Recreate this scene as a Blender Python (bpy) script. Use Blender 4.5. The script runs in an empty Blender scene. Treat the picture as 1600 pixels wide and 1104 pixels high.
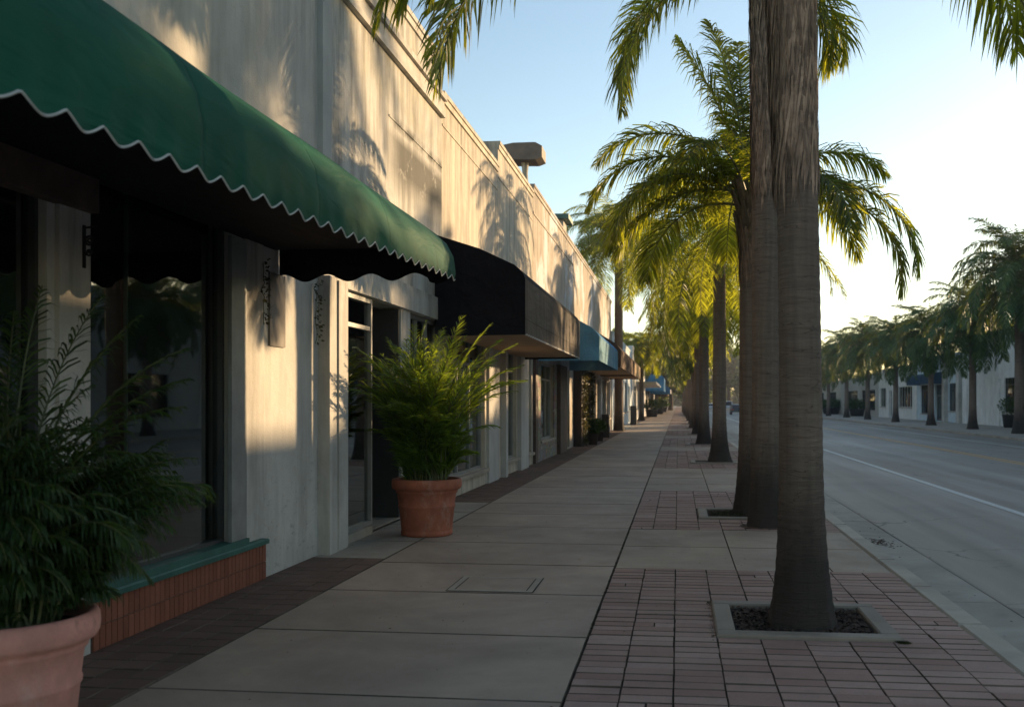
import bpy, math, random
from mathutils import Vector, noise
R = math.radians
PI = math.pi
S = bpy.context.scene
C = S.collection

# ------------------------------------------------------------ camera, sky, sun, exposure
cam_data = bpy.data.cameras.new('camera')
cam = bpy.data.objects.new('camera', cam_data); C.objects.link(cam)
cam.location = (0, 0, 1.6); cam.rotation_euler = (R(90), 0, R(6.83))
cam_data.lens = 36; cam_data.sensor_width = 36
cam_data.shift_x = -0.0425; cam_data.shift_y = 0.0475
cam_data.clip_start = 0.05; cam_data.clip_end = 6000
cam_data.dof.use_dof = True; cam_data.dof.focus_distance = 11.0; cam_data.dof.aperture_fstop = 2.8
S.camera = cam
SUN_AZ, SUN_EL = 43.0, 9.5          # azimuth from the street axis (+Y) towards the road (+X)
w = bpy.data.worlds.new('World'); S.world = w; w.use_nodes = True
nt = w.node_tree; bg = nt.nodes['Background']
sky = nt.nodes.new('ShaderNodeTexSky'); sky.sky_type = 'NISHITA'; sky.sun_disc = False
sky.sun_elevation = R(SUN_EL); sky.sun_rotation = R(SUN_AZ); sky.altitude = 0
sky.air_density = 1.0; sky.dust_density = 0.4; sky.ozone_density = 1.3
wb = nt.nodes.new('ShaderNodeMix'); wb.data_type = 'RGBA'; wb.blend_type = 'MULTIPLY'; wb.inputs[0].default_value = 1
wb.inputs[7].default_value = (1.04, 1.0, .96, 1); nt.links.new(sky.outputs[0], wb.inputs[6]); nt.links.new(wb.outputs[2], bg.inputs[0]); bg.inputs[1].default_value = 0.15
sd = bpy.data.lights.new('sun', 'SUN'); sun = bpy.data.objects.new('sun', sd); C.objects.link(sun)
sd.energy = 4.8; sd.angle = R(0.5); sd.color = (1.0, 0.69, 0.37)
dv = Vector((math.sin(R(SUN_AZ))*math.cos(R(SUN_EL)), math.cos(R(SUN_AZ))*math.cos(R(SUN_EL)), math.sin(R(SUN_EL))))
sun.rotation_euler = dv.to_track_quat('Z', 'Y').to_euler(); sun.location = (20, 20, 40)
S.view_settings.view_transform = 'Standard'; S.view_settings.look = 'None'
S.view_settings.exposure = 0.85; S.view_settings.gamma = 1

# ------------------------------------------------------------ materials
def nodes(name):
    m = bpy.data.materials.new(name); m.use_nodes = True
    return m, m.node_tree.nodes, m.node_tree.links, m.node_tree.nodes['Principled BSDF']
def coords(n, l, scale=(1,1,1), kind='Object', rot=(0,0,0)):
    t = n.new('ShaderNodeTexCoord'); mp = n.new('ShaderNodeMapping')
    mp.inputs['Scale'].default_value = scale; mp.inputs['Rotation'].default_value = rot
    l.new(t.outputs[kind], mp.inputs['Vector']); return mp.outputs[0]
def noise_n(n, l, vec, scale, detail=5, rough=.6, dist=0):
    t = n.new('ShaderNodeTexNoise'); t.inputs['Scale'].default_value = scale; t.inputs['Detail'].default_value = detail
    t.inputs['Roughness'].default_value = rough; t.inputs['Distortion'].default_value = dist
    l.new(vec, t.inputs['Vector']); return t.outputs['Fac']
def rng_n(n, l, v, a, b, c=0.0, d=1.0):
    t = n.new('ShaderNodeMapRange'); t.inputs[1].default_value = a; t.inputs[2].default_value = b
    t.inputs[3].default_value = c; t.inputs[4].default_value = d; l.new(v, t.inputs[0]); return t.outputs[0]
def mix(n, l, fac, a, b, mode='MIX'):
    t = n.new('ShaderNodeMix'); t.data_type = 'RGBA'; t.blend_type = mode
    for k, v in ((0, fac), (6, a), (7, b)):
        if isinstance(v, (int, float)): t.inputs[k].default_value = v
        elif isinstance(v, tuple): t.inputs[k].default_value = (*v[:3], 1)
        else: l.new(v, t.inputs[k])
    return t.outputs[2]
def math_n(n, l, op, a, b=0.0):
    t = n.new('ShaderNodeMath'); t.operation = op
    for k, v in ((0, a), (1, b)):
        if isinstance(v, (int, float)): t.inputs[k].default_value = v
        else: l.new(v, t.inputs[k])
    return t.outputs[0]
def bump_n(n, l, bs, h, strength=.3, dist=.01):
    t = n.new('ShaderNodeBump'); t.inputs['Strength'].default_value = strength; t.inputs['Distance'].default_value = dist
    l.new(h, t.inputs['Height']); l.new(t.outputs[0], bs.inputs['Normal'])
def plain(name, col, rough=.6, var=.18, vscale=3.0, bump=.15, bscale=60, metal=0.0, island=0.0, stretch=(1,1,1), dark=None):
    m, n, l, bs = nodes(name)
    v = coords(n, l, stretch)
    f = rng_n(n, l, noise_n(n, l, v, vscale, 6, .65), .3, .7)
    d = dark or tuple(c*(1-var*2) for c in col)
    out = mix(n, l, f, d, tuple(min(1, c*(1+var)) for c in col))
    if island:
        g = n.new('ShaderNodeNewGeometry')
        k = rng_n(n, l, g.outputs['Random Per Island'], 0, 1, 1-island, 1+island)
        cc = n.new('ShaderNodeCombineColor')
        for i in range(3): l.new(k, cc.inputs[i])
        out = mix(n, l, 1.0, out, cc.outputs[0], 'MULTIPLY')
    l.new(out, bs.inputs['Base Color'])
    bs.inputs['Roughness'].default_value = rough; bs.inputs['Metallic'].default_value = metal
    if bump: bump_n(n, l, bs, noise_n(n, l, v, bscale, 4), bump, .01)
    return m
def stucco(name, col, stain=(.09,.085,.07), amount=.5, streak=.5, warm=None):
    """painted plaster with soft rain streaks and grime patches of its own"""
    m, n, l, bs = nodes(name)
    v1 = coords(n, l, (1, 1, .12)); v2 = coords(n, l)
    s = rng_n(n, l, noise_n(n, l, v1, 3.2, 7, .7), .45, .70, 0, streak)
    p = rng_n(n, l, noise_n(n, l, v2, .55, 8, .7, .4), .5, .75, 0, amount)
    b = rng_n(n, l, noise_n(n, l, v2, 1.1, 8, .7), .3, .7)
    base = mix(n, l, b, tuple(c*.76 for c in col), warm or tuple(min(.9, c*1.06) for c in col))
    o = mix(n, l, s, base, stain); o = mix(n, l, p, o, stain)
    tg = n.new('ShaderNodeTexCoord'); sg2 = n.new('ShaderNodeSeparateXYZ'); l.new(tg.outputs['Generated'], sg2.inputs[0])
    v3 = coords(n, l, (1, 1, .07))
    dz = math_n(n, l, 'MULTIPLY', rng_n(n, l, sg2.outputs[2], .62, .98, 0, 1), rng_n(n, l, noise_n(n, l, v3, 7.0, 8, .75), .44, .66, 0, min(.85, streak+.25)))
    o = mix(n, l, dz, o, tuple(c*.7 for c in stain))
    l.new(o, bs.inputs['Base Color']); bs.inputs['Roughness'].default_value = .85
    h = math_n(n, l, 'ADD', noise_n(n, l, v2, 45, 5), math_n(n, l, 'MULTIPLY', noise_n(n, l, v2, 5, 3), 1.5))
    bump_n(n, l, bs, h, .35, .012)
    return m
def foliage(name, col, trans=.45, tcol=None, rough=.5, var=.35):
    m, n, l, bs = nodes(name)
    g = n.new('ShaderNodeNewGeometry')
    k = g.outputs['Random Per Island']
    a = mix(n, l, k, tuple(c*(1-var) for c in col), tuple(c*(1+var) for c in col))
    old = rng_n(n, l, k, .93, 1.0)
    a = mix(n, l, old, a, (col[0]*2.2, col[1]*1.3, col[2]*.8))
    l.new(a, bs.inputs['Base Color']); bs.inputs['Roughness'].default_value = rough
    tr = n.new('ShaderNodeBsdfTranslucent'); tc = tcol or (col[0]*2.2, col[1]*1.9, col[2]*.6)
    b = mix(n, l, k, tuple(c*.35 for c in tc), tuple(min(1, c*1.5) for c in tc)); l.new(b, tr.inputs[0])
    mx = n.new('ShaderNodeMixShader'); mx.inputs[0].default_value = trans
    l.new(bs.outputs[0], mx.inputs[1]); l.new(tr.outputs[0], mx.inputs[2])
    l.new(mx.outputs[0], n['Material Output'].inputs[0])
    return m
def glass(name, tint=(.55,.6,.58), rough=.02, spec=1.0):
    m, n, l, bs = nodes(name)
    n.remove(bs)
    t = n.new('ShaderNodeBsdfTransparent'); t.inputs[0].default_value = (*tint, 1)
    g = n.new('ShaderNodeBsdfGlossy'); g.inputs['Roughness'].default_value = rough; g.inputs[0].default_value = (.9,.95,.95,1)
    f = n.new('ShaderNodeFresnel'); f.inputs[0].default_value = 1.9
    v = coords(n, l); h = noise_n(n, l, v, 1.3, 2)
    b = n.new('ShaderNodeBump'); b.inputs['Strength'].default_value = .02; b.inputs['Distance'].default_value = .03
    l.new(h, b.inputs['Height']); l.new(b.outputs[0], g.inputs['Normal'])
    mx = n.new('ShaderNodeMixShader'); l.new(rng_n(n, l, f.outputs[0], 0, 1, .03, 1.0), mx.inputs[0])
    l.new(t.outputs[0], mx.inputs[1]); l.new(g.outputs[0], mx.inputs[2])
    l.new(mx.outputs[0], n['Material Output'].inputs[0])
    return m

def trunk_mat(name, col, dark):
    m, n, l, bs = nodes(name)
    v = coords(n, l); vs = coords(n, l, (.8, .8, 9.0)); vl = coords(n, l, (6, 6, .35))
    rings = noise_n(n, l, vs, 4.5, 6, .7, .6)
    streak = noise_n(n, l, vl, 3.0, 6, .6)
    a = mix(n, l, rng_n(n, l, rings, .3, .7), dark, col)
    a = mix(n, l, rng_n(n, l, streak, .35, .75, 0, .55), a, tuple(c*.55 for c in dark))
    a = mix(n, l, rng_n(n, l, noise_n(n, l, v, 2.2, 5), .5, .8, 0, .5), a, (col[0]*.9, col[1]*1.05, col[2]*1.0))
    vb = coords(n, l, (.35, .35, 2.6)); sc = noise_n(n, l, vb, 5.0, 3, .5, .3)
    scar = rng_n(n, l, math_n(n, l, 'ABSOLUTE', math_n(n, l, 'SUBTRACT', sc, .5)), .012, .003, 0, .6)
    a = mix(n, l, scar, a, tuple(c*.35 for c in dark))
    sp = n.new('ShaderNodeSeparateXYZ'); l.new(v, sp.inputs[0])
    base_dark = rng_n(n, l, math_n(n, l, 'ADD', sp.outputs[2], math_n(n, l, 'MULTIPLY', noise_n(n, l, v, 4, 4), .7)), 1.7, .8)  # darker towards the foot of the trunk
    a = mix(n, l, math_n(n, l, 'MULTIPLY', base_dark, .85), a, (.018, .015, .012))
    l.new(a, bs.inputs['Base Color']); bs.inputs['Roughness'].default_value = .9
    h = math_n(n, l, 'ADD', math_n(n, l, 'MULTIPLY', rings, 1.6), streak)
    bump_n(n, l, bs, h, .7, .022)
    return m

M = {}
M['stucco_white'] = stucco('stucco_white', (.60,.57,.52), (.20,.18,.15), .5, .5)
M['stucco_bright'] = stucco('stucco_bright', (.82,.81,.78), (.35,.33,.3), .25, .25)
M['stucco_bright_blue'] = stucco('stucco_bright_blue', (.62,.72,.78), (.3,.33,.35), .25, .3)
M['stucco_grey'] = stucco('stucco_grey', (.56,.545,.52), (.26,.245,.22), .25, .25)
M['stucco_cream'] = stucco('stucco_cream', (.66,.58,.46), (.17,.145,.11), .65, .85)
M['stucco_tan'] = stucco('stucco_tan', (.52,.44,.35), (.16,.13,.10), .55, .7)
M['stucco_pale_blue'] = stucco('stucco_pale_blue', (.52,.56,.57), (.25,.25,.25), .25, .3)
M['stucco_beige'] = stucco('stucco_beige', (.50,.46,.41), (.2,.18,.15), .3, .3)
M['brown_paint'] = plain('brown_paint', (.10,.062,.045), .7, .25, 4)
M['dark_wood'] = plain('dark_wood', (.045,.03,.024), .75, .3, 5, .4, 30, stretch=(1,1,.2))
M['soffit'] = plain('soffit', (.48,.31,.17), .8, .1)  # tan pushed towards orange, standing for light bounced from below
M['metal_grey'] = plain('metal_grey', (.30,.30,.29), .45, .12, 4, .05, 80, .3)
M['frame_dark'] = plain('frame_dark', (.05,.05,.05), .45, .1, 4, .05)
M['frame_green'] = plain('frame_green', (.03,.13,.10), .5, .2, 4, .08)
M['mullion'] = plain('mullion', (.20,.30,.26), .4, .1, 4, .05)
M['frame_white'] = plain('frame_white', (.55,.54,.51), .55, .12, 4, .1)
M['plaque_grey'] = plain('plaque_grey', (.24,.215,.19), .8, .2, 3, .1)  # grey that stands for the tone of a cast shadow
M['iron'] = plain('iron', (.012,.011,.010), .6, .2, 10, .2)
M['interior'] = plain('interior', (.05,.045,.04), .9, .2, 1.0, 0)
M['curtain'] = plain('curtain', (.35,.33,.28), .9, .2, 3.0, .2, 10, stretch=(1,6,.1))
M['glass'] = glass('glass')
M['glass_day'] = glass('glass_day', (.35,.38,.38), .03)
M['roofing'] = plain('roofing', (.16,.155,.15), .9, .2, 1)
M['teal_paint'] = plain('teal_paint', (.05,.13,.11), .6, .2)
M['sign_brown'] = plain('sign_brown', (.17,.13,.10), .7, .2, 2, .2, 20)
M['terracotta'] = plain('terracotta', (.42,.135,.075), .8, .16, 5, .2, 70)
M['terracotta_pink'] = plain('terracotta_pink', (.68,.31,.245), .85, .14, 4, .2, 70)
M['soil'] = plain('soil', (.018,.013,.010), 1, .4, 20, .8, 30)
M['pot_grey'] = plain('pot_grey', (.05,.05,.052), .7, .2)
M['car_white'] = plain('car_white', (.6,.6,.6), .25, .02, 1, 0)
M['car_blue'] = plain('car_blue', (.10,.16,.22), .25, .02, 1, 0)
M['car_dark'] = plain('car_dark', (.03,.032,.036), .25, .02, 1, 0)
M['tyre'] = plain('tyre', (.015,.015,.015), .9, .1, 5, 0)
M['rim'] = plain('rim', (.4,.4,.4), .35, .05, 5, 0, 60, .8)
M['red_lens'] = plain('red_lens', (.35,.01,.01), .25, .02, 1, 0)
M['clear_lens'] = plain('clear_lens', (.7,.7,.65), .2, .02, 1, 0)
M['black_glass'] = plain('black_glass', (.012,.014,.016), .06, .02, 1, 0)
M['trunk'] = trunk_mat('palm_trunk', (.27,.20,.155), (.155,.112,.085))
M['fibre'] = plain('dead_frond_fibre', (.34,.23,.165), .9, .25, 8, .3, 40, island=.45)
M['boot'] = plain('leaf_base', (.17,.12,.08), .85, .3, 6, .4, 30, island=.3)
M['palm_leaf'] = foliage('palm_leaf', (.042,.098,.020), .56, (.50,.52,.028))
M['palm_leaf_far'] = foliage('palm_leaf_far', (.030,.090,.020), .30, (.20,.24,.03))
M['palm_stem'] = plain('palm_stem', (.16,.17,.06), .6, .2, 3, .1, island=.2)
M['areca_leaf'] = foliage('areca_leaf', (.068,.150,.016), .46, (.34,.44,.025), .5)
M['areca_dark'] = foliage('areca_dark', (.024,.058,.010), .38, (.11,.17,.018), .55)
M['areca_stem'] = plain('areca_stem', (.10,.11,.035), .6, .2, 3, .1)
M['broadleaf'] = foliage('broadleaf', (.030,.075,.018), .35, (.16,.22,.03))
M['ivy'] = foliage('ivy', (.05,.05,.02), .3, (.12,.11,.03))
M['bark'] = plain('bark', (.09,.065,.05), .95, .3, 8, .6, 20)
M['moss'] = plain('moss', (.045,.055,.012), 1, .4, 40, .5)
M['litter'] = plain('leaf_litter', (.12,.07,.045), 1, .35, 30, .3, island=.5)
M['mulch'] = plain('mulch', (.075,.045,.032), 1, .3, 30, .6, 50, island=.6)

for k_ in ('terracotta', 'terracotta_pink'):
    n, l = M[k_].node_tree.nodes, M[k_].node_tree.links; bs = n['Principled BSDF']; old = bs.inputs['Base Color'].links[0].from_socket
    v = coords(n, l, (1, 1, .6)); f1 = rng_n(n, l, noise_n(n, l, v, 3.2, 8, .75), .54, .72, 0, .45); f2 = rng_n(n, l, noise_n(n, l, v, 9, 6, .7), .6, .72, 0, .45)
    o = mix(n, l, f1, old, (.62, .48, .40)); o = mix(n, l, f2, o, (.16, .08, .055)); l.new(o, bs.inputs['Base Color'])
def concrete(name, col, island=.07):
    m, n, l, bs = nodes(name)
    v = coords(n, l)
    a = mix(n, l, rng_n(n, l, noise_n(n, l, v, .7, 8, .65, .5), .3, .72), tuple(c*.60 for c in col), tuple(c*1.12 for c in col))
    a = mix(n, l, rng_n(n, l, noise_n(n, l, v, 3.5, 7, .7), .52, .8, 0, .38), a, (col[0]*.48, col[1]*.43, col[2]*.38))
    a = mix(n, l, rng_n(n, l, noise_n(n, l, v, 220, 2), .35, .65, 0, .22), a, tuple(c*.6 for c in col))
    spots = n.new('ShaderNodeTexVoronoi'); spots.inputs['Scale'].default_value = 2.3; l.new(v, spots.inputs['Vector'])
    sp = rng_n(n, l, spots.outputs['Distance'], .035, .015, 0, .5)
    a = mix(n, l, sp, a, (.05,.045,.04))
    g = n.new('ShaderNodeNewGeometry'); k = rng_n(n, l, g.outputs['Random Per Island'], 0, 1, 1-island, 1+island)
    cc = n.new('ShaderNodeCombineColor')
    for i in range(3): l.new(k, cc.inputs[i])
    a = mix(n, l, 1.0, a, cc.outputs[0], 'MULTIPLY')
    l.new(a, bs.inputs['Base Color'])
    l.new(rng_n(n, l, noise_n(n, l, v, 3, 5), .3, .7, .62, .85), bs.inputs['Roughness'])
    bump_n(n, l, bs, noise_n(n, l, v, 130, 4, .7), .35, .004)
    return m
M['concrete'] = concrete('concrete', (.44,.335,.26))
M['concrete_light'] = concrete('concrete_light', (.43,.37,.30))
M['concrete_gutter'] = concrete('concrete_gutter', (.38,.345,.29))
M['concrete_dirty'] = concrete('concrete_dirty', (.30,.25,.20))
M['concrete_strip'] = concrete('concrete_strip', (.40,.31,.235))
M['kerb_concrete'] = concrete('kerb_concrete', (.50,.44,.36))
def paver(name, c1, c2, moss=.3):
    m, n, l, bs = nodes(name)
    v = coords(n, l); g = n.new('ShaderNodeNewGeometry'); k = g.outputs['Random Per Island']
    a = mix(n, l, k, c1, c2)
    a = mix(n, l, rng_n(n, l, noise_n(n, l, v, .8, 6, .6), .4, .7, 0, .6), a, tuple(c*.6 for c in c1))
    a = mix(n, l, rng_n(n, l, noise_n(n, l, v, 9, 6, .7), .5, .8, 0, .4), a, (.17,.15,.125))
    a = mix(n, l, rng_n(n, l, noise_n(n, l, v, 180, 2), .35, .7, 0, .3), a, (.05,.035,.03))
    l.new(a, bs.inputs['Base Color']); bs.inputs['Roughness'].default_value = .82
    bump_n(n, l, bs, noise_n(n, l, v, 120, 4, .7), .4, .005)
    return m
M['paver'] = paver('paver', (.35,.20,.16), (.49,.33,.275))
M['paver_dark'] = paver('paver_dark', (.13,.07,.05), (.20,.115,.085))
M['joint_sand'] = plain('joint_sand', (.09,.07,.05), 1, .45, 4, .5, 80, dark=(.016,.014,.009))
M['joint_grime'] = plain('joint_grime', (.15,.115,.085), 1, .4, 1.5, .3, 60, dark=(.035,.030,.018))
m, n, l, bs = nodes('brick_plinth')
v = coords(n, l)
g = n.new('ShaderNodeNewGeometry')
a = mix(n, l, g.outputs['Random Per Island'], (.21,.062,.032), (.30,.10,.055))
a = mix(n, l, rng_n(n, l, noise_n(n, l, v, 30, 5), .4, .8, 0, .4), a, (.12,.045,.03))
l.new(a, bs.inputs['Base Color']); bs.inputs['Roughness'].default_value = .75
bump_n(n, l, bs, noise_n(n, l, v, 90, 4), .3, .004); M['brick'] = m
M['mortar'] = plain('mortar', (.14,.10,.08), .95, .2, 20, .3)

m, n, l, bs = nodes('asphalt')
v = coords(n, l); vy = coords(n, l, (1, .035, 1))
a = mix(n, l, rng_n(n, l, noise_n(n, l, vy, 1.1, 5, .6), .38, .66), (.25,.205,.155), (.35,.295,.23))
a = mix(n, l, rng_n(n, l, noise_n(n, l, v, .25, 6, .6), .5, .75, 0, .5), a, (.085,.083,.08))
a = mix(n, l, rng_n(n, l, noise_n(n, l, v, 160, 3, .8), .35, .7, 0, .6), a, (.20,.195,.185))
dv_ = n.new('ShaderNodeVectorMath'); dv_.operation = 'MULTIPLY_ADD'; nn = n.new('ShaderNodeTexNoise'); nn.inputs['Scale'].default_value = 1.3; l.new(v, nn.inputs['Vector'])
l.new(nn.outputs['Color'], dv_.inputs[0]); dv_.inputs[1].default_value = (.8,.8,.8); l.new(v, dv_.inputs[2])
ck = n.new('ShaderNodeTexVoronoi'); ck.feature = 'DISTANCE_TO_EDGE'; ck.inputs['Scale'].default_value = .28; l.new(dv_.outputs[0], ck.inputs['Vector'])
ckm = math_n(n, l, 'MULTIPLY', rng_n(n, l, ck.outputs['Distance'], .008, .002, 0, .75), rng_n(n, l, noise_n(n, l, v, .35, 3), .45, .6))
a = mix(n, l, ckm, a, (.035,.033,.03))
l.new(a, bs.inputs['Base Color']); l.new(rng_n(n, l, noise_n(n, l, vy, 1.5, 4), .3, .7, .5, .74), bs.inputs['Roughness']); bs.inputs['Specular IOR Level'].default_value = .5
bump_n(n, l, bs, noise_n(n, l, v, 140, 3, .8), .5, .006); M['asphalt'] = m
def worn(name, col, base=(.14,.14,.135), amt=.55):
    m, n, l, bs = nodes(name); v = coords(n, l)
    f = rng_n(n, l, noise_n(n, l, v, 14, 7, .75), .42, .72, 0, amt)
    l.new(mix(n, l, f, col, base), bs.inputs['Base Color']); bs.inputs['Roughness'].default_value = .6; return m
M['paint_white'] = worn('paint_white', (.62,.62,.58)); M['paint_yellow'] = worn('paint_yellow', (.58,.33,.10), amt=.5)
M['ground'] = plain('ground_soil', (.12,.11,.07), 1, .3, .2, .2, 2)
M['grass'] = plain('grass', (.06,.085,.03), 1, .3, 2, .4, 20)

def canvas(name, col, rough=.75, streak=0.0, scol=(.3,.28,.24), tr=.12):
    m, n, l, bs = nodes(name)
    vy = coords(n, l, (1.2, .35, 1.4)); v = coords(n, l); vz = coords(n, l, (1, 1, .1))
    a = mix(n, l, rng_n(n, l, noise_n(n, l, v, 1.2, 6, .6), .35, .7), tuple(c*.72 for c in col), tuple(c*1.15 for c in col))
    if streak: a = mix(n, l, rng_n(n, l, noise_n(n, l, vz, 4.0, 7, .7), .42, .75, 0, streak), a, scol)
    l.new(a, bs.inputs['Base Color']); bs.inputs['Roughness'].default_value = rough; bs.inputs['Specular IOR Level'].default_value = .15
    h = math_n(n, l, 'ADD', math_n(n, l, 'MULTIPLY', noise_n(n, l, vy, 3.0, 4, .5, .8), 3.0), math_n(n, l, 'MULTIPLY', noise_n(n, l, v, 300, 2), .1))
    bump_n(n, l, bs, h, .5, .025)
    if tr:
        t = n.new('ShaderNodeBsdfTranslucent'); l.new(a, t.inputs[0])
        mx = n.new('ShaderNodeMixShader'); mx.inputs[0].default_value = tr
        l.new(bs.outputs[0], mx.inputs[1]); l.new(t.outputs[0], mx.inputs[2]); l.new(mx.outputs[0], n['Material Output'].inputs[0])
    return m
M['canvas_green'] = canvas('canvas_green', (.005,.088,.052), .7, .12, (.02,.12,.06), 0)
_m = M['canvas_green']; n, l = _m.node_tree.nodes, _m.node_tree.links; bs = n['Principled BSDF']
v = coords(n, l); sp = n.new('ShaderNodeSeparateXYZ'); l.new(v, sp.inputs[0])
fr_ = math_n(n, l, 'FRACT', math_n(n, l, 'DIVIDE', math_n(n, l, 'ADD', sp.outputs[1], 20.35), 1.45))
sm = rng_n(n, l, math_n(n, l, 'ABSOLUTE', math_n(n, l, 'SUBTRACT', fr_, .5)), .0, .009, 1, 0)
old = bs.inputs['Base Color'].links[0].from_socket
ob = bs.inputs['Normal'].links[0].from_node
l.new(mix(n, l, math_n(n, l, 'MULTIPLY', sm, .55), old, (.003,.03,.02)), bs.inputs['Base Color'])
b2 = n.new('ShaderNodeBump'); b2.inputs['Strength'].default_value = .6; b2.inputs['Distance'].default_value = .012
l.new(math_n(n, l, 'SUBTRACT', 0.0, rng_n(n, l, math_n(n, l, 'ABSOLUTE', math_n(n, l, 'SUBTRACT', fr_, .5)), .0, .02, 1, 0)), b2.inputs['Height']); l.new(ob.outputs[0], b2.inputs['Normal']); l.new(b2.outputs[0], bs.inputs['Normal'])
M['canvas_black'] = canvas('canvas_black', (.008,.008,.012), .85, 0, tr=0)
M['canvas_charcoal'] = canvas('canvas_charcoal', (.095,.08,.068), .8, .6, (.22,.18,.14), .03)
M['canvas_blue'] = canvas('canvas_blue', (.13,.32,.44), .75, .35, (.25,.31,.31), .08)
M['canvas_bright_blue'] = canvas('canvas_bright_blue', (.06,.25,.48), .75, .1, (.2,.3,.35), .05)
M['canvas_navy'] = canvas('canvas_navy', (.03,.07,.12), .75, .1, (.2,.3,.35), .05)
M['canvas_brown'] = canvas('canvas_brown', (.11,.065,.045), .8, .5, (.2,.14,.1), .05)
M['canvas_cream'] = canvas('canvas_cream', (.48,.36,.22), .8, .4, (.3,.2,.1), .1)
M['trim_white'] = plain('trim_white', (.6,.6,.57), .6, .1, 8, 0)

# stained upper wall of the second shop: mildew patch below an old ledge line (real dirt, own shape)
m = stucco('stucco_mildew', (.62,.60,.56), (.13,.12,.10), .7, .85); M['stucco_mildew'] = m
n, l = m.node_tree.nodes, m.node_tree.links; bs = n['Principled BSDF']
old = bs.inputs['Base Color'].links[0].from_socket
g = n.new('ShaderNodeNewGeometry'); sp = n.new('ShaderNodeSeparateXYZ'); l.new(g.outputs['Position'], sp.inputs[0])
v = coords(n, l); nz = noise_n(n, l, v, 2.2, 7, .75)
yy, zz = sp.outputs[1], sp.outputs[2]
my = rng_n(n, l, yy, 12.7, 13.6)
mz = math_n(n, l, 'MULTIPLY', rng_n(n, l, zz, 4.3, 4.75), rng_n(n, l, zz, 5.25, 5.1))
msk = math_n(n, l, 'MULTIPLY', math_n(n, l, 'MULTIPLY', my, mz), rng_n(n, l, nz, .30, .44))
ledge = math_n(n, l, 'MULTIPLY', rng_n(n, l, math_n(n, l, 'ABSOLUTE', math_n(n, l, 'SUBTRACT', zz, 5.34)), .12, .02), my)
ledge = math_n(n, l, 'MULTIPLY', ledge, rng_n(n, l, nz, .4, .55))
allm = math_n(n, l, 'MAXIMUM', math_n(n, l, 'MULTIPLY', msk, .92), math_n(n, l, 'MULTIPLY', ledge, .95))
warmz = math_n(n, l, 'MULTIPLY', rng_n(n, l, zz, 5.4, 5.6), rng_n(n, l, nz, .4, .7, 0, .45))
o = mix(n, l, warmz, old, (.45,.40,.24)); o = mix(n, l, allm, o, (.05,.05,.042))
l.new(o, bs.inputs['Base Color'])
m = stucco('stucco_peeling', (.50,.42,.33), (.14,.115,.09), .5, .8); M['stucco_peeling'] = m
n, l = m.node_tree.nodes, m.node_tree.links; bs = n['Principled BSDF']
old = bs.inputs['Base Color'].links[0].from_socket
v = coords(n, l, (1, .55, .35)); f = rng_n(n, l, noise_n(n, l, v, .9, 8, .72, .6), .50, .58, 0, .85)
l.new(mix(n, l, f, old, (.56,.59,.62)), bs.inputs['Base Color'])
m, n, l, bs = nodes('stone_facing'); v = coords(n, l, (1, 1, 1.6))
vo = n.new('ShaderNodeTexVoronoi'); vo.inputs['Scale'].default_value = 3.2; l.new(v, vo.inputs['Vector'])
ve = n.new('ShaderNodeTexVoronoi'); ve.feature = 'DISTANCE_TO_EDGE'; ve.inputs['Scale'].default_value = 3.2; l.new(v, ve.inputs['Vector'])
a = mix(n, l, rng_n(n, l, noise_n(n, l, v, 7, 6, .7), .3, .7), (.20,.165,.13), (.36,.31,.26))
a = mix(n, l, .35, a, vo.outputs['Color'], 'SOFT_LIGHT')
a = mix(n, l, rng_n(n, l, ve.outputs['Distance'], .05, .01, 0, .7), a, (.11,.09,.07))
l.new(a, bs.inputs['Base Color']); bs.inputs['Roughness'].default_value = .9
bump_n(n, l, bs, math_n(n, l, 'ADD', rng_n(n, l, ve.outputs['Distance'], 0, .15), noise_n(n, l, v, 20, 5)), .6, .03); M['stone'] = m
# low wall scuffs on the first shop
m = stucco('stucco_scuffed', (.62,.59,.535), (.22,.20,.17), .4, .45); M['stucco_scuffed'] = m
n, l = m.node_tree.nodes, m.node_tree.links; bs = n['Principled BSDF']
old = bs.inputs['Base Color'].links[0].from_socket
g = n.new('ShaderNodeNewGeometry'); sp = n.new('ShaderNodeSeparateXYZ'); l.new(g.outputs['Position'], sp.inputs[0])
v = coords(n, l, (1, 1, 2.2)); nz = noise_n(n, l, v, 5.5, 8, .8)
lo = math_n(n, l, 'MULTIPLY', rng_n(n, l, sp.outputs[2], 1.25, .55), rng_n(n, l, nz, .55, .66, 0, .6))
l.new(mix(n, l, lo, old, (.11,.095,.075)), bs.inputs['Base Color'])

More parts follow.
